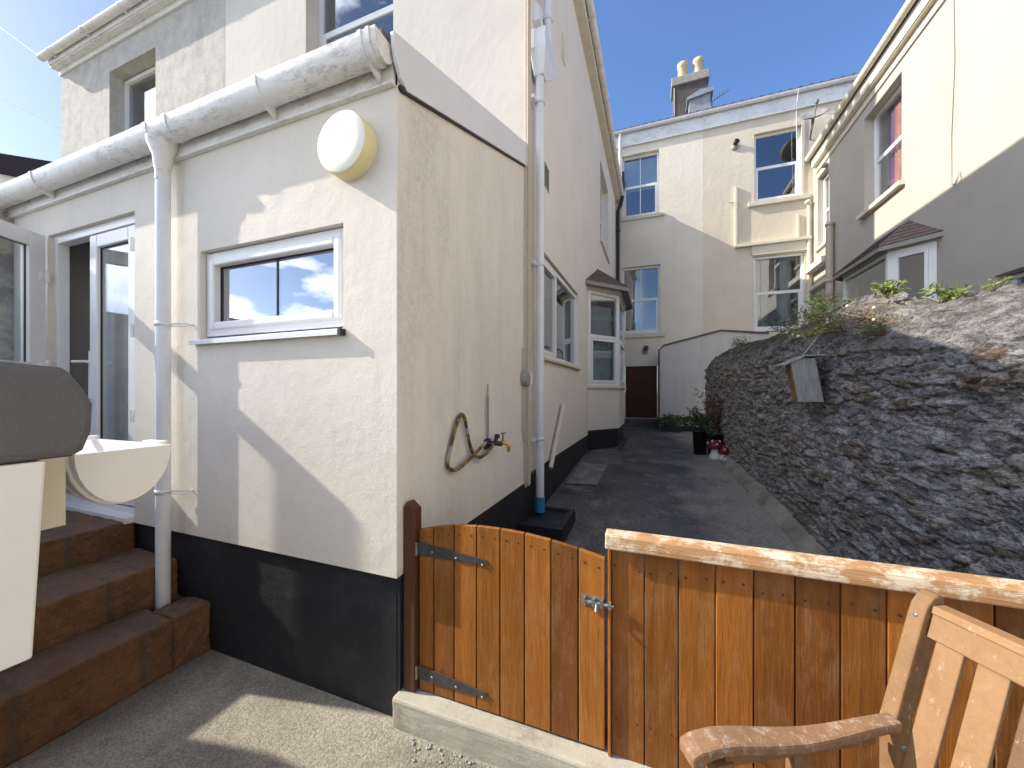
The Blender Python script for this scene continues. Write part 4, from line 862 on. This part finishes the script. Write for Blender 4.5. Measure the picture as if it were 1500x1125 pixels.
# ================================================================ GATE
GY = 1.56
Gt = thing('garden_gate', 'orange stained wooden gate with an arched top and black strap hinges', 'gate', (-.63, GY, -1.45))
mb = MB(); mb.prism([(-1.153, GY - .022, -1.46), (-1.153, GY - .022, -.57), (-1.135, GY - .022, -.54), (-1.088, GY - .022, -.575), (-1.088, GY - .022, -1.46)], (0, .06, 0)); pst = mb.build('post', M['gatepost'], Gt, .004)
def garc(x):
    P_ = [(-1.12, -.69), (-1.075, -.674), (-.98, -.648), (-.879, -.628), (-.766, -.6185), (-.651, -.617), (-.535, -.622), (-.42, -.635), (-.30, -.653), (-.18, -.680)]
    for (a_, b_), (c_, d_) in zip(P_, P_[1:]):
        if x <= c_: return b_ + (d_ - b_) * (x - a_) / (c_ - a_)
    return -.68
ed = [-1.108 + .03, -.996, -.884, -.767, -.651, -.535, -.416, -.299, -.189]
mb = MB()
for i, (x0, x1) in enumerate(zip(ed, ed[1:])):
    g_ = .003; bot = -1.452; n_ = 5; top = [(x0 + g_ + (x1 - x0 - 2 * g_) * k / n_) for k in range(n_ + 1)]
    mb.prism([(x0 + g_, GY, bot), (x1 - g_, GY, bot)] + [(x, GY, garc(x)) for x in top[::-1]], (0, .022, 0), random.random())
mb.build('board_panel', M['fence'], Gt, .003)
mb = MB()
for x0, x1 in zip(ed, ed[1:]):
    for fx in (.25, .75):
        x = x0 + (x1 - x0) * fx; mb.lathe((x, GY - .0005, garc(x) - .045), [(.0042, 0), (.004, .0012), (0, .0013)], 8, (0, -1, 0))
mb.build('nail', M['black'], Gt)
mb = MB(); mb.box(-1.07, -.20, GY + .0225, GY + .05, -.86, -.78); mb.box(-1.07, -.20, GY + .0225, GY + .05, -1.38, -1.30); mb.build('ledge', M['fence'], Gt)
for z in (-.765, -1.365):
    mb = MB(); p = [(-1.12, z - .033), (-1.12, z + .033), (-1.06, z + .033), (-.72, z - .0), (-.705, z - .012), (-.72, z - .024), (-1.06, z - .033)]
    mb.prism([(x, GY - .006, zz) for x, zz in p], (0, .005, 0)); hg = mb.build('strap_hinge', M['iron'], Gt, .001)
    mb = MB()
    for x in (-1.0, -.87, -.735): mb.lathe((x, GY - .006, z - .003 - (x + 1.05) * .07), [(.006, 0), (.005, .003), (0, .004)], 8, (0, -1, 0))
    mb.tube([(-1.085, GY - .012, z - .03), (-1.085, GY - .012, z + .03)], .007, 8); mb.build('screw', M['zinc'], hg)
mb = MB(); mb.box(-.285, -.195, GY - .004, GY - .001, -.875, -.835); mb.tube([(-.275, GY - .014, -.855), (-.155, GY - .014, -.857)], .007, 10)
for x in (-.272, -.235, -.203, -.17): mb.obox((x - .006, GY - .022, -.870), (.012, 0, 0), (0, .020, 0), (0, 0, .030))
mb.tube([(-.222, GY - .014, -.857), (-.222, GY - .035, -.88)], .005, 8); mb.build('bolt', M['zinc'], Gt)
# ================================================================ FENCE
Fe = thing('wooden_fence', 'low orange stained board fence with a pale worn cap rail, right of the gate', 'fence', (.9, GY, -1.45))
mb = MB(); x = -.178; k = 0
ws = [.138, .122, .124, .121, .123, .126, .120, .123, .126]
while x < 2.0:
    wd_ = ws[k] if k < len(ws) else .122
    if k == 0: mb.box(x, x + .012, GY - .012, GY + .03, -1.46, -.622, .9)
    mb.box(x + (.014 if k == 0 else .002), x + wd_ - .002, GY + random.uniform(0, .003), GY + .024, -1.462 + .001, -.622, random.random()); x += wd_; k += 1
mb.build('board_panel', M['fence'], Fe, .003)
mb = MB(); x = -.178
for k in range(18):
    wd_ = ws[k] if k < len(ws) else .122
    for fx in (.22, .76):
        for z in (-.70 + random.uniform(-.015, .015), -1.31): mb.lathe((x + wd_ * fx + random.uniform(-.006, .006), GY - .0005, z), [(.0042, 0), (.004, .0012), (0, .0013)], 8, (0, -1, 0))
    x += wd_
mb.build('nail', M['black'], Fe)
mb = MB(); mb.prism([(-.187, GY - .035, -.605), (-.187, GY - .035, -.625), (-.187, GY + .045, -.625), (-.187, GY + .045, -.575), (-.187, GY + .03, -.562), (-.187, GY - .015, -.562), (-.187, GY - .03, -.575)], (2.2, 0, 0)); mb.build('cap_rail', M['fencecap'], Fe, .006)
mb = MB(); mb.box(-.17, 2.0, GY + .025, GY + .06, -.80, -.72); mb.box(-.17, 2.0, GY + .025, GY + .06, -1.35, -1.27); mb.box(-.165, -.1, GY + .062, GY + .13, -1.46, -.63); mb.box(1.4, 1.47, GY + .062, GY + .13, -1.46, -.63); mb.build('rear_frame', M['fence'], Fe)
# ================================================================ GARDEN BENCH
f_ = Vector((-.876, -.483, 0)); s_ = Vector((.483, -.876, 0)); Z = Vector((0, 0, 1))
Bn = thing('garden_bench', 'pale teak garden bench with an upright slatted back, standing in front of the fence', 'bench', (.9, 1.0, -1.6))
O0 = Vector((.615, 1.425, 0))                                       # back edge of the near armrest, at the post
def bpnt(fwd, side, z): return O0 + f_ * fwd + s_ * side + Z * z
LEAN = .34
def back(z): return -(z + .95) * LEAN if z > -1.2 else .085                # forward position of the post front at height z
LEN = 1.25
for sd in (0.0, LEN):
    mb = MB(); zs = [-1.6, -1.2, -.95, -.66, -.625, -.60, -.592]; fr_ = [.0, .0, 0, -.098, -.112, -.135, -.15]; bk = [-.06, -.06, -.065, -.165, -.172, -.172, -.165]
    prf = [bpnt(a_, sd, z) for a_, z in zip(fr_, zs)] + [bpnt(b_, sd, z) for b_, z in zip(bk[::-1], zs[::-1])]
    mb.prism(prf, s_ * .042); mb.build('back_post', M['bench'], Bn, .006)
    mb = MB(); mb.obox(bpnt(.50, sd + .0, -1.6), f_ * .055, s_ * .045, Z * .61); mb.obox(bpnt(.27, sd + .004, -1.20), f_ * .045, s_ * .034, Z * .21); mb.build('front_leg', M['bench'], Bn, .004)
    mb = MB(); mb.obox(bpnt(.0, sd + .006, -1.25), f_ * .5, s_ * .03, Z * .07); mb.obox(bpnt(.05, sd + .008, -1.005), f_ * .47, s_ * .026, Z * .03); mb.build('side_rail', M['bench'], Bn, .003)
    # armrest: a curved plan with a rolled front end
    mb = MB(); n_ = 22; top = []; 
    for i in range(n_ + 1):
        q = i / n_; fw = -.01 + .635 * q; wdt = .042 + .026 * math.sin(min(1, q * 1.25) * math.pi / 2) ** 2; zt = -.940 + .010 * math.cos(q * 7) - .012 * max(0, q - .86) / .14
        th = .030 if q < .9 else .030 + .012 * math.sin((q - .9) / .1 * math.pi / 2)
        if q > .965: zt -= .008; th = .034
        sh = .02 - wdt * .55 + .02 * (1 - q)
        top.append([bpnt(fw, sd + sh, zt), bpnt(fw, sd + sh + wdt, zt), bpnt(fw, sd + sh + wdt, zt - th), bpnt(fw, sd + sh, zt - th)])
    vs_ = [p for r_ in top for p in r_]
    mb.add(vs_, [(4 * i + k, 4 * i + (k + 1) % 4, 4 * i + 4 + (k + 1) % 4, 4 * i + 4 + k) for i in range(n_) for k in range(4)] + [(3, 2, 1, 0), (4 * n_, 4 * n_ + 1, 4 * n_ + 2, 4 * n_ + 3)]); mb.build('armrest', M['benchworn'], Bn, .008)
def slantbox(mb, s0, s1, z0, z1, off, th, tone=.5):
    """board in the plane of the leaning back"""
    vs_ = []
    for z in (z0, z1):
        for sd in (s0, s1):
            b_ = back(z) - off; vs_ += [bpnt(b_, sd, z), bpnt(b_ - th, sd, z)]
    mb.add(vs_, [(0, 2, 6, 4), (1, 5, 7, 3), (0, 4, 5, 1), (2, 3, 7, 6), (4, 6, 7, 5), (0, 1, 3, 2)][::1], tone)
mb = MB(); slantbox(mb, .043, LEN - .001, -.705, -.622, .020, .03, .7); slantbox(mb, .043, LEN - .001, -.640, -.618, .014, .042, .9); mb.build('top_rail', M['bench'], Bn, .004)
mb = MB(); slantbox(mb, .043, LEN - .001, -1.16, -1.10, .014, .035, .5); mb.build('bottom_rail', M['bench'], Bn, .004)
mb = MB()
for z in (-.655, -1.13):
    for sd_ in (.021, LEN + .021): mb.lathe(bpnt(back(z) + (.0 if z > -1.1 else .0), sd_, z), [(.006, -.004), (.006, .0015), (0, .0015)], 10, tuple(f_ + Z * .3))
mb.lathe(bpnt(-.03, .043, -1.02), [(.010, -.002), (.009, .0015), (.004, .001), (0, -.001)], 12, tuple(s_)); mb.build('peg', M['zinc'], Bn)
k = 0; sd = .062
while sd < LEN - .07:
    mb = MB(); slantbox(mb, sd, sd + .060, -1.10, -.703, .028, .014, random.random()); mb.build('back_slat', M['bench'], Bn, .003); sd += .086
for i in range(6):
    mb = MB(); mb.obox(bpnt(.04 + i * .085, -.0, -1.175), f_ * .065, s_ * (LEN + .04), Z * .018, random.random()); mb.build('seat_slat', M['bench'], Bn, .003)
# ================================================================ STORE with grey coping (near left)
Sh = thing('garden_store', 'white garden store with thick grey roof edge and white gutter, at left', 'shed', (-1.6, -.5, -1.6))
mb = MB(); poly = [(.262, -.087), (.273, -.080), (.281, -.055), (.2825, -.018), (.273, .004), (.254, .034), (.20, .038), (-1.3, .05), (-1.3, -.087)]
mb.prism([(-.72, y, z) for y, z in poly], (-3.6, 0, 0)); mb.build('roof_slab', M['coping'], Sh, .01)
mb = MB(); mb.prism([(-.725, .239, -.0885), (-.725, .228, -.333), (-.725, -1.2, -.333), (-.725, -1.2, -.0885)], (-.03, 0, 0)); mb.build('bargeboard', M['upvc'], Sh, .003)
mb = MB(); mb.box(-4.2, -1.3, -1.3, .02, -1.6, -.09); mb.build('wall', M['leanto'], Sh)
mb = MB(); halfround(mb, (-4.3, .365, -.105), (-.84, .365, -.098), .062, .088, (0, 1, 0), caps=(True, True)); g = mb.build('gutter', M['upvc'], Sh)
mb = MB(); ringband(mb, (-.875, .365, -.100), (1, 0, 0), .062, .088, (0, 1, 0), .024, .004); ringband(mb, (-.90, .365, -.100), (1, 0, 0), .062, .088, (0, 1, 0), .010, .003)
mb.obox((-.90, .415, -.100), (.05, 0, 0), (0, .016, 0), (0, 0, .008)); mb.obox((-1.1, .30, -.100), (.02, 0, 0), (0, .13, 0), (0, 0, .008)); mb.build('gutter_clip', M['upvc'], g, .002)
mb = MB(); mb.box(-4.2, -.845, .27, .298, -.205, -.0885); mb.build('fascia', M['creamtrim'], Sh)

# ================================================================ FITTINGS
lt = thing('bulkhead_lamp', 'round pale yellow bulkhead lamp fixed high on the lean-to wall beside the corner', 'lamp', (-1.425, YF, 1.21))
mb = MB(); mb.lathe((-1.425, YF, 1.21), [(.150, .0), (.152, .014), (.148, .018)], 48, (0, -1, 0)); mb.build('back_plate', M['creamtrim'], lt)
mb = MB(); mb.lathe((-1.425, YF, 1.21), [(.150, .018), (.150, .075), (.147, .082)], 48, (0, -1, 0)); mb.build('rim', M['lampside'], lt)
mb = MB(); mb.lathe((-1.425, YF, 1.21), [(.1475, .082), (.144, .0845), (.09, .086), (.0, .0865)], 48, (0, -1, 0)); mb.build('cover', M['lampglass'], lt)
# tap and hose
tp = thing('garden_tap', 'brass outdoor tap with black fittings on the side wall, fed by a thin pipe', 'tap', (XW, 2.55, -.37))
x = XW
mb = MB(); mb.tube([(x + .02, 2.50, -.04), (x + .02, 2.50, -.38)], .009, 8); mb.tube([(x + .02, 2.50, .05), (x + .02, 2.50, -.04)], .005, 8); mb.build('supply_pipe', M['greyplastic'], tp)
mb = MB(); mb.tube([(x, 2.53, -.385), (x + .06, 2.56, -.385), (x + .10, 2.58, -.39)], .018, 10); mb.box(x, x + .02, 2.47, 2.55, -.42, -.35); mb.tube([(x + .05, 2.56, -.385), (x + .05, 2.585, -.35)], .015, 10); mb.lathe((x + .05, 2.60, -.335), [(.0, -.018), (.02, -.014), (.022, .01), (0, .016)], 10); mb.build('valve_body', M['black'], tp)
mb = MB(); mb.tube([(x + .09, 2.58, -.38), (x + .13, 2.60, -.385), (x + .14, 2.605, -.42), (x + .14, 2.605, -.45)], [.014, .017, .015, .011], 10); mb.build('spout', M['brass'], tp)
mb = MB(); mb.tube([(x + .10, 2.585, -.38), (x + .105, 2.59, -.315)], .009, 8); mb.tube([(x + .105, 2.55, -.31), (x + .105, 2.63, -.312)], .007, 8); mb.build('tap_handle', M['zinc'], tp)
def smooth(pts, n=8):
    out = []; P_ = [Vector(p) for p in pts]
    for i in range(len(P_) - 1):
        a_, b_, c_, d_ = P_[max(i - 1, 0)], P_[i], P_[i + 1], P_[min(i + 2, len(P_) - 1)]
        for k in range(n):
            t = k / n; out.append(.5 * ((2 * b_) + (c_ - a_) * t + (2 * a_ - 5 * b_ + 4 * c_ - d_) * t * t + (3 * b_ - a_ - 3 * c_ + d_) * t ** 3))
    return out + [P_[-1]]
hs = smooth([(x + .06, 2.50, -.385), (x + .05, 2.43, -.43), (x + .04, 2.34, -.45), (x + .03, 2.27, -.43), (x + .028, 2.215, -.375), (x + .025, 2.17, -.27), (x + .03, 2.125, -.175), (x + .03, 2.085, -.145), (x + .03, 2.045, -.17), (x + .025, 2.00, -.25), (x + .02, 1.935, -.40), (x + .02, 1.95, -.455), (x + .03, 2.02, -.475), (x + .05, 2.12, -.44), (x + .07, 2.25, -.385), (x + .085, 2.33, -.345)])
mb = MB(); mb.tube(hs, .0115, 12); ho = mb.build('garden_hose', M['hose']); tag(ho, 'short loop of dirty yellow hose hanging from the tap on the side wall', 'hose')
mb = MB(); mb.tube([hs[-2], hs[-1] + (hs[-1] - hs[-3]).normalized() * .03], .017, 12); mb.build('hose_end', M['black'], ho)
# junction box
jb = thing('junction_box', 'round weathered grey junction box on the side wall beside the white downpipe', 'junction box', (XW, 3.35, .13))
mb = MB(); mb.lathe((XW, 3.33, .12), [(.0, .055), (.06, .055), (.075, .045), (.08, .0)], 20, (1, 0, 0)); mb.build('lid', M['greyplastic'], jb)
mb = MB(); mb.box(XW, XW + .05, 3.40, 3.48, .06, .18); mb.tube([(XW + .03, 3.45, .07), (XW + .03, 3.46, -.1)], .008, 6); mb.build('cable_gland', M['pipe'], jb)
# drain surround
mb = MB(); mb.box(XW - .005, -.76, 3.22, 3.28, -1.5, -1.20); mb.box(XW - .005, -.76, 3.76, 3.82, -1.5, -1.20); mb.box(-.82, -.76, 3.28, 3.76, -1.5, -1.20); mb.box(XW, -.82, 3.28, 3.76, -1.5, -1.225)
tag(mb.build('drain_surround', M['plinth'], None, .008), 'low black painted drain surround at the foot of the side wall downpipe', 'drain')
# spot lights on the back walls
def spot(c, lab):
    t = thing('spotlight', lab, 'lamp', c); c = Vector(c)
    mb = MB(); mb.lathe(c, [(.09, 0), (.09, .02), (.05, .05), (.0, .055)], 14, (0, -1, 0)); mb.build('base', M['greyplastic'], t)
    mb = MB(); mb.lathe(c + Vector((.02, -.08, .09)), [(.0, -.07), (.05, -.06), (.075, .06), (.06, .075), (.0, .06)], 14, (.3, -.8, .3)); mb.build('lamp_head', M['black'], t)
spot((2.09, YB, 6.88), 'small black spotlight high on the beige wall, left of the blue reflecting window')
spot((-.30, YB, 1.20), 'small dark spotlight on the wall just above the dark red door')
# satellite dish
ds = thing('satellite_dish', 'grey mesh satellite dish mounted beside the upper right window', 'satellite dish', (3.95, YB - .1, 6.9))
dc = Vector((3.72, YB - .55, 6.93)); dn = Vector((-.1, -.62, .6)).normalized()
mb = MB(); mb.lathe(dc, [(0, 0), (.12, .012), (.22, .045), (.31, .10), (.30, .105), (.20, .055), (.0, .012)], 28, dn); mb.build('reflector', M['greydish'], ds)
mb = MB(); mb.tube([dc - Vector((0, 0, .28)), dc + dn * .38 + Vector((.05, 0, -.05))], .014, 8); mb.lathe(dc + dn * .38 + Vector((.05, 0, -.05)), [(0, -.05), (.035, -.04), (.035, .05), (0, .05)], 10, dn); mb.tube([dc, dc + Vector((.05, .2, -.15)), (3.84, YB, 6.7)], .022, 8); mb.build('feed_arm', M['cable'], ds)
# overhead cables
mb = MB(); mb.tube([(-10.33, 3.36, 6.0), (-13, 3.55, 7.75), (-16, 3.75, 9.6)], .012, 6); tag(mb.build('overhead_cable', M['cable']), 'upper of two thin grey cables, running from the grey house gutter corner', 'cable', 'overhead cables at top left')
mb = MB(); mb.tube([(-10.3, 3.75, 4.85), (-13.5, 3.8, 6.5), (-17, 3.9, 8.4)], .012, 6); tag(mb.build('overhead_cable', M['cable']), 'lower of two thin grey cables, meeting the grey house wall', 'cable', 'overhead cables at top left')
# ================================================================ BIRD BOX on the stone wall
bh = thing('bird_box', 'weathered wooden bird box hanging from a cord on the stone wall', 'bird box', (1.24, 3.7, .1))
by = 3.62; bx = wx(by) - .03
A3 = Vector((-.05, 1, -.0)).normalized()
mb = MB(); mb.obox((bx - .20, by - .01, -.085), (.17, .01, 0), (.01, .025, 0), (-.055, 0, .345)); mb.build('front_board', M['greywood'], bh, .004)
mb = MB(); mb.obox((bx - .20, by + .02, -.085), (.015, .0, 0), (.02, .16, 0), (-.055, 0, .32)); mb.obox((bx - .06, by + .02, -.085), (.02, .0, 0), (.02, .16, 0), (-.03, 0, .33)); mb.obox((bx - .19, by + .02, -.08), (.14, 0, 0), (0, .16, 0), (0, 0, .015)); mb.build('box_body', M['rotwood'], bh, .003)
mb = MB(); mb.obox((bx - .30, by - .02, .20), (.15, 0, .075), (0, .24, 0), (-.006, 0, .014)); mb.obox((bx - .15, by - .02, .275), (.12, 0, .0), (0, .24, 0), (0, 0, .014)); mb.build('roof_board', M['greywood'], bh, .002)
mb = MB(); mb.tube([(bx - .16, by + .02, .285), (bx - .02, by + .03, .49), (bx - .06, by + .03, .285)], .004, 6); mb.build('hanging_cord', M['rope'], bh)
# ================================================================ POTS, ORNAMENTS
def leaves(mb, c, n, rad, size, updir=.3, flat=1):
    c = Vector(c)
    for _ in range(n):
        d = Vector((random.gauss(0, 1), random.gauss(0, 1), random.gauss(0, 1))); d.normalize(); p = c + Vector((d.x * rad[0], d.y * rad[1], d.z * rad[2])) * random.uniform(.2, 1) ** .5
        a_ = Vector((random.gauss(0, 1), random.gauss(0, 1), random.gauss(updir, .6))).normalized(); b_ = a_.orthogonal().normalized(); s1 = size * random.uniform(.6, 1.3); w_ = s1 * random.uniform(.3, .5)
        n2 = a_.cross(b_) * s1 * .12
        mb.add([p, p + a_ * s1 * .5 + b_ * w_ * .5 + n2, p + a_ * s1, p + a_ * s1 * .5 - b_ * w_ * .5 + n2], [(0, 1, 2, 3)], random.random())
def stems(mb, c, n, spread, h, r=.003, updir=(0, 0, 1)):
    c = Vector(c); ends = []
    for _ in range(n):
        d = (Vector(updir) + Vector((random.gauss(0, spread), random.gauss(0, spread), random.gauss(0, spread * .4)))).normalized(); l_ = h * random.uniform(.6, 1.1)
        m_ = c + d * l_ * .5 + Vector((random.gauss(0, .02), random.gauss(0, .02), 0)); e_ = c + d * l_ + Vector((0, 0, -.1 * l_ * spread)); mb.tube([c + Vector((random.gauss(0, .01), random.gauss(0, .01), 0)), m_, e_], [r, r * .8, r * .4], 5, False); ends += [m_, e_]
    return ends
def pot(x, y, w_, h, lab, tall=1):
    z = gz(y); t = thing('plant_pot', lab, 'plant pot', (x, y, z), 'black plastic plant pots at the foot of the stone wall')
    mb = MB(); r = w_ / 2; mb.lathe((x, y, z), [(0, .0), (r * .82, 0), (r * .98, h - .03), (r * 1.06, h - .03), (r * 1.06, h), (r * .96, h), (r * .94, h - .04)], 18); mb.build('pot', M['black'], t)
    mb = MB(); mb.lathe((x, y, z), [(r * .95, h - .035), (r * .5, h - .02), (0, h - .02)], 14); mb.build('soil', M['soil'], t); return z + h
zt = pot(.72, 7.28, .24, .42, 'tall black pot nearest the path, holding a green leafy plant')
mb = MB(); en = stems(mb, (.72, 7.28, zt), 12, .6, .35); sh = mb.build('shrub', M['twig']); tag(sh, 'straggly green leafed shrub growing from the tall pot nearest the path', 'plant')
mb = MB(); [leaves(mb, e, 22, (.09, .09, .07), .065) for e in en]; leaves(mb, (.55, 7.4, zt + .09), 220, (.22, .16, .12), .065); leaves(mb, (.36, 7.6, zt + .13), 130, (.2, .16, .09), .065); mb.build('foliage', M['leafdark'], sh)
zt = pot(.93, 7.05, .26, .40, 'black pot standing behind the toadstool ornament')
mb = MB(); leaves(mb, (.90, 7.0, zt), 120, (.11, .11, .07), .06); o = mb.build('leafy_plant', M['leafdark']); tag(o, 'low dark green plant filling the pot behind the toadstool ornament', 'plant')
zt = pot(1.0, 7.50, .30, .44, 'black pot against the stone wall, holding a reddish twiggy shrub')
mb = MB(); en = stems(mb, (1.0, 7.45, zt), 26, .42, .62, .004); tw = mb.build('twiggy_shrub', M['twig']); tag(tw, 'reddish brown twiggy shrub in the pot against the stone wall', 'plant')
mb = MB(); [leaves(mb, e, 16, (.08, .08, .09), .05) for e in en]; mb.build('foliage', M['redtwig'], tw)
mb = MB(); mb.box(.16, .62, 10.62, 10.84, -1.06, -.90); tr = mb.build('trough', M['black']); tag(tr, 'low black planting trough in front of the off-white enclosure', 'planter')
mb = MB(); leaves(mb, (.32, 10.7, -.80), 420, (.30, .13, .18), .08); o = mb.build('trough_plant', M['leafdark']); tag(o, 'dark green bushy plant growing in the black trough', 'plant')
tm = thing('toadstool_ornament', 'pair of red capped white stemmed toadstools joined as one garden ornament', 'ornament', (.98, 6.75, gz(6.75)))
z = gz(6.75)
for (cx, cy_, h, r) in ((.90, 6.82, .34, .105), (1.01, 6.78, .22, .075)):
    mb = MB(); mb.lathe((cx, cy_, z), [(0, 0), (r * .85, .0), (r * .95, h * .15), (r * .55, h * .45), (r * .45, h * .7), (0, h * .75)], 18); mb.build('stem', M['mushstem'], tm)
    mb = MB(); mb.lathe((cx, cy_, z + h * .62), [(r * .4, 0), (r * 1.05, -.02), (r * 1.2, .01), (r * 1.0, .06), (r * .6, .10), (0, .118)], 20); cp = mb.build('cap', M['mushcap'], tm)
    mb = MB()
    for an_ in range(7):
        a_ = an_ * .9 + .3; q = Vector((cx + math.cos(a_) * r * (1.0 if an_ % 2 else .66), cy_ + math.sin(a_) * r * (1.0 if an_ % 2 else .66), z + h * .62 + (.055 if an_ % 2 else .095)))
        mb.lathe(q, [(0, -.012), (.016, -.006), (.014, .008), (0, .014)], 8, (q - Vector((cx, cy_, z + h * .6))))
    mb.build('cap_spot', M['mushstem'], cp)
mb = MB()
vs_ = []; n1, n2_ = 14, 8; c_ = Vector((1.05, 6.60, z + .04))
for i in range(n2_ + 1):
    for j in range(n1):
        th, ph = math.pi * i / n2_, 2 * math.pi * j / n1; d = Vector((math.sin(th) * math.cos(ph), math.sin(th) * math.sin(ph), math.cos(th))); k = 1 + .25 * mn.noise(d * 1.7)
        vs_.append(c_ + Vector((d.x * .10, d.y * .07, d.z * .05)) * k)
mb.add(vs_, [(i * n1 + j, i * n1 + (j + 1) % n1, (i + 1) * n1 + (j + 1) % n1, (i + 1) * n1 + j) for i in range(n2_) for j in range(n1)], .5, True)
tag(mb.build('boulder', M['pebble']), 'pale grey round stone lying in front of the toadstool ornament', 'stone')
# ================================================================ PLANTS ON THE STONE WALL
def wallplant(y, dx, z, r, n, lab, m='leafgreen', size=.035, st=10, fl=0, name='wall_plant', hang=(-.5, 0, .3), L_=.22):
    x_ = wx(y) + dx; mb = MB(); en = stems(mb, (x_, y, z), st, .45, L_, .0025, hang); o = mb.build(name, M['twig']); tag(o, lab, 'plant')
    mb = MB(); [leaves(mb, e, max(2, n // (2 * st)), (r * .45, r * .45, r * .35), size) for e in en]; mb.build('foliage', M[m], o)
    if fl:
        mb = MB()
        for _ in range(fl): e = random.choice(en); mb.lathe(e + Vector((-.01, 0, .01)), [(0, 0), (.011, .002), (.009, .008), (0, .01)], 7, (-1, -.5, .5))
        mb.build('flower', M['petal'], o)
wallplant(3.50, .02, .44, .11, 260, 'fern like green plant with long bare stems hanging over the stone wall', st=12, fl=5, L_=.32)
wallplant(3.14, .06, .36, .08, 200, 'bushy olive plant rooted on the face of the stone wall, right of the stemmed one', 'leafdark', .024, 16, 2, L_=.14)
wallplant(3.55, .30, .68, .08, 120, 'bright sunlit yellow green tuft on the crest of the stone wall below the bay window', size=.05, st=8, hang=(0, -.2, 1), L_=.12)
wallplant(3.16, .36, .55, .07, 130, 'bright green leaves trailing along the sunlit wall top, right of the bay window glass', size=.045, st=8, hang=(-.1, -.6, .6), L_=.14)
wallplant(2.92, .42, .56, .05, 40, 'small yellowish sprig standing on the sunlit wall top', size=.03, st=5, hang=(0, 0, 1), L_=.08)
wallplant(3.95, .08, .60, .12, 220, 'spreading green weed at the top of the stone wall above the bird box', size=.04, st=12, L_=.22, hang=(-.5, .2, .5))
wallplant(4.7, .06, .62, .14, 200, 'brownish green weed along the top of the stone wall, left of the bird box', 'leafdark', .035, 12, L_=.2)
wallplant(6.2, .06, .66, .16, 240, 'mossy growth on the far top corner of the stone wall near the enclosure', 'leafdark', .03, 14, L_=.18)
wallplant(3.72, .04, .50, .13, 260, 'dry brown stemmed weed trailing down beside the bird box cord', 'deadleaf', .03, 22, 4, L_=.30, hang=(-.6, -.3, .1))
wallplant(3.30, .10, .46, .12, 300, 'tangled dry brown growth in the middle of the wall top', 'deadleaf', .028, 24, 4, L_=.22, hang=(-.5, 0, .35))
wallplant(4.25, .20, .74, .14, 240, 'sunlit yellowish weed on the crest of the wall behind the bird box', 'leafgreen', .035, 14, 0, L_=.16, hang=(-.2, 0, 1))
mb = MB()
for _ in range(220):
    y = random.uniform(6.6, 9.0); x_ = (XW if y < 6.9 else -.64 if y < 8.9 else XW) + random.uniform(.01, .08); leaves(mb, (x_, y, gz(y) + .02), 1, (.01, .01, .01), .035, 1.2)
tag(mb.build('weeds', M['leafdark']), 'small weeds growing in the crack at the foot of the bay window plinth', 'weeds', kind='stuff')
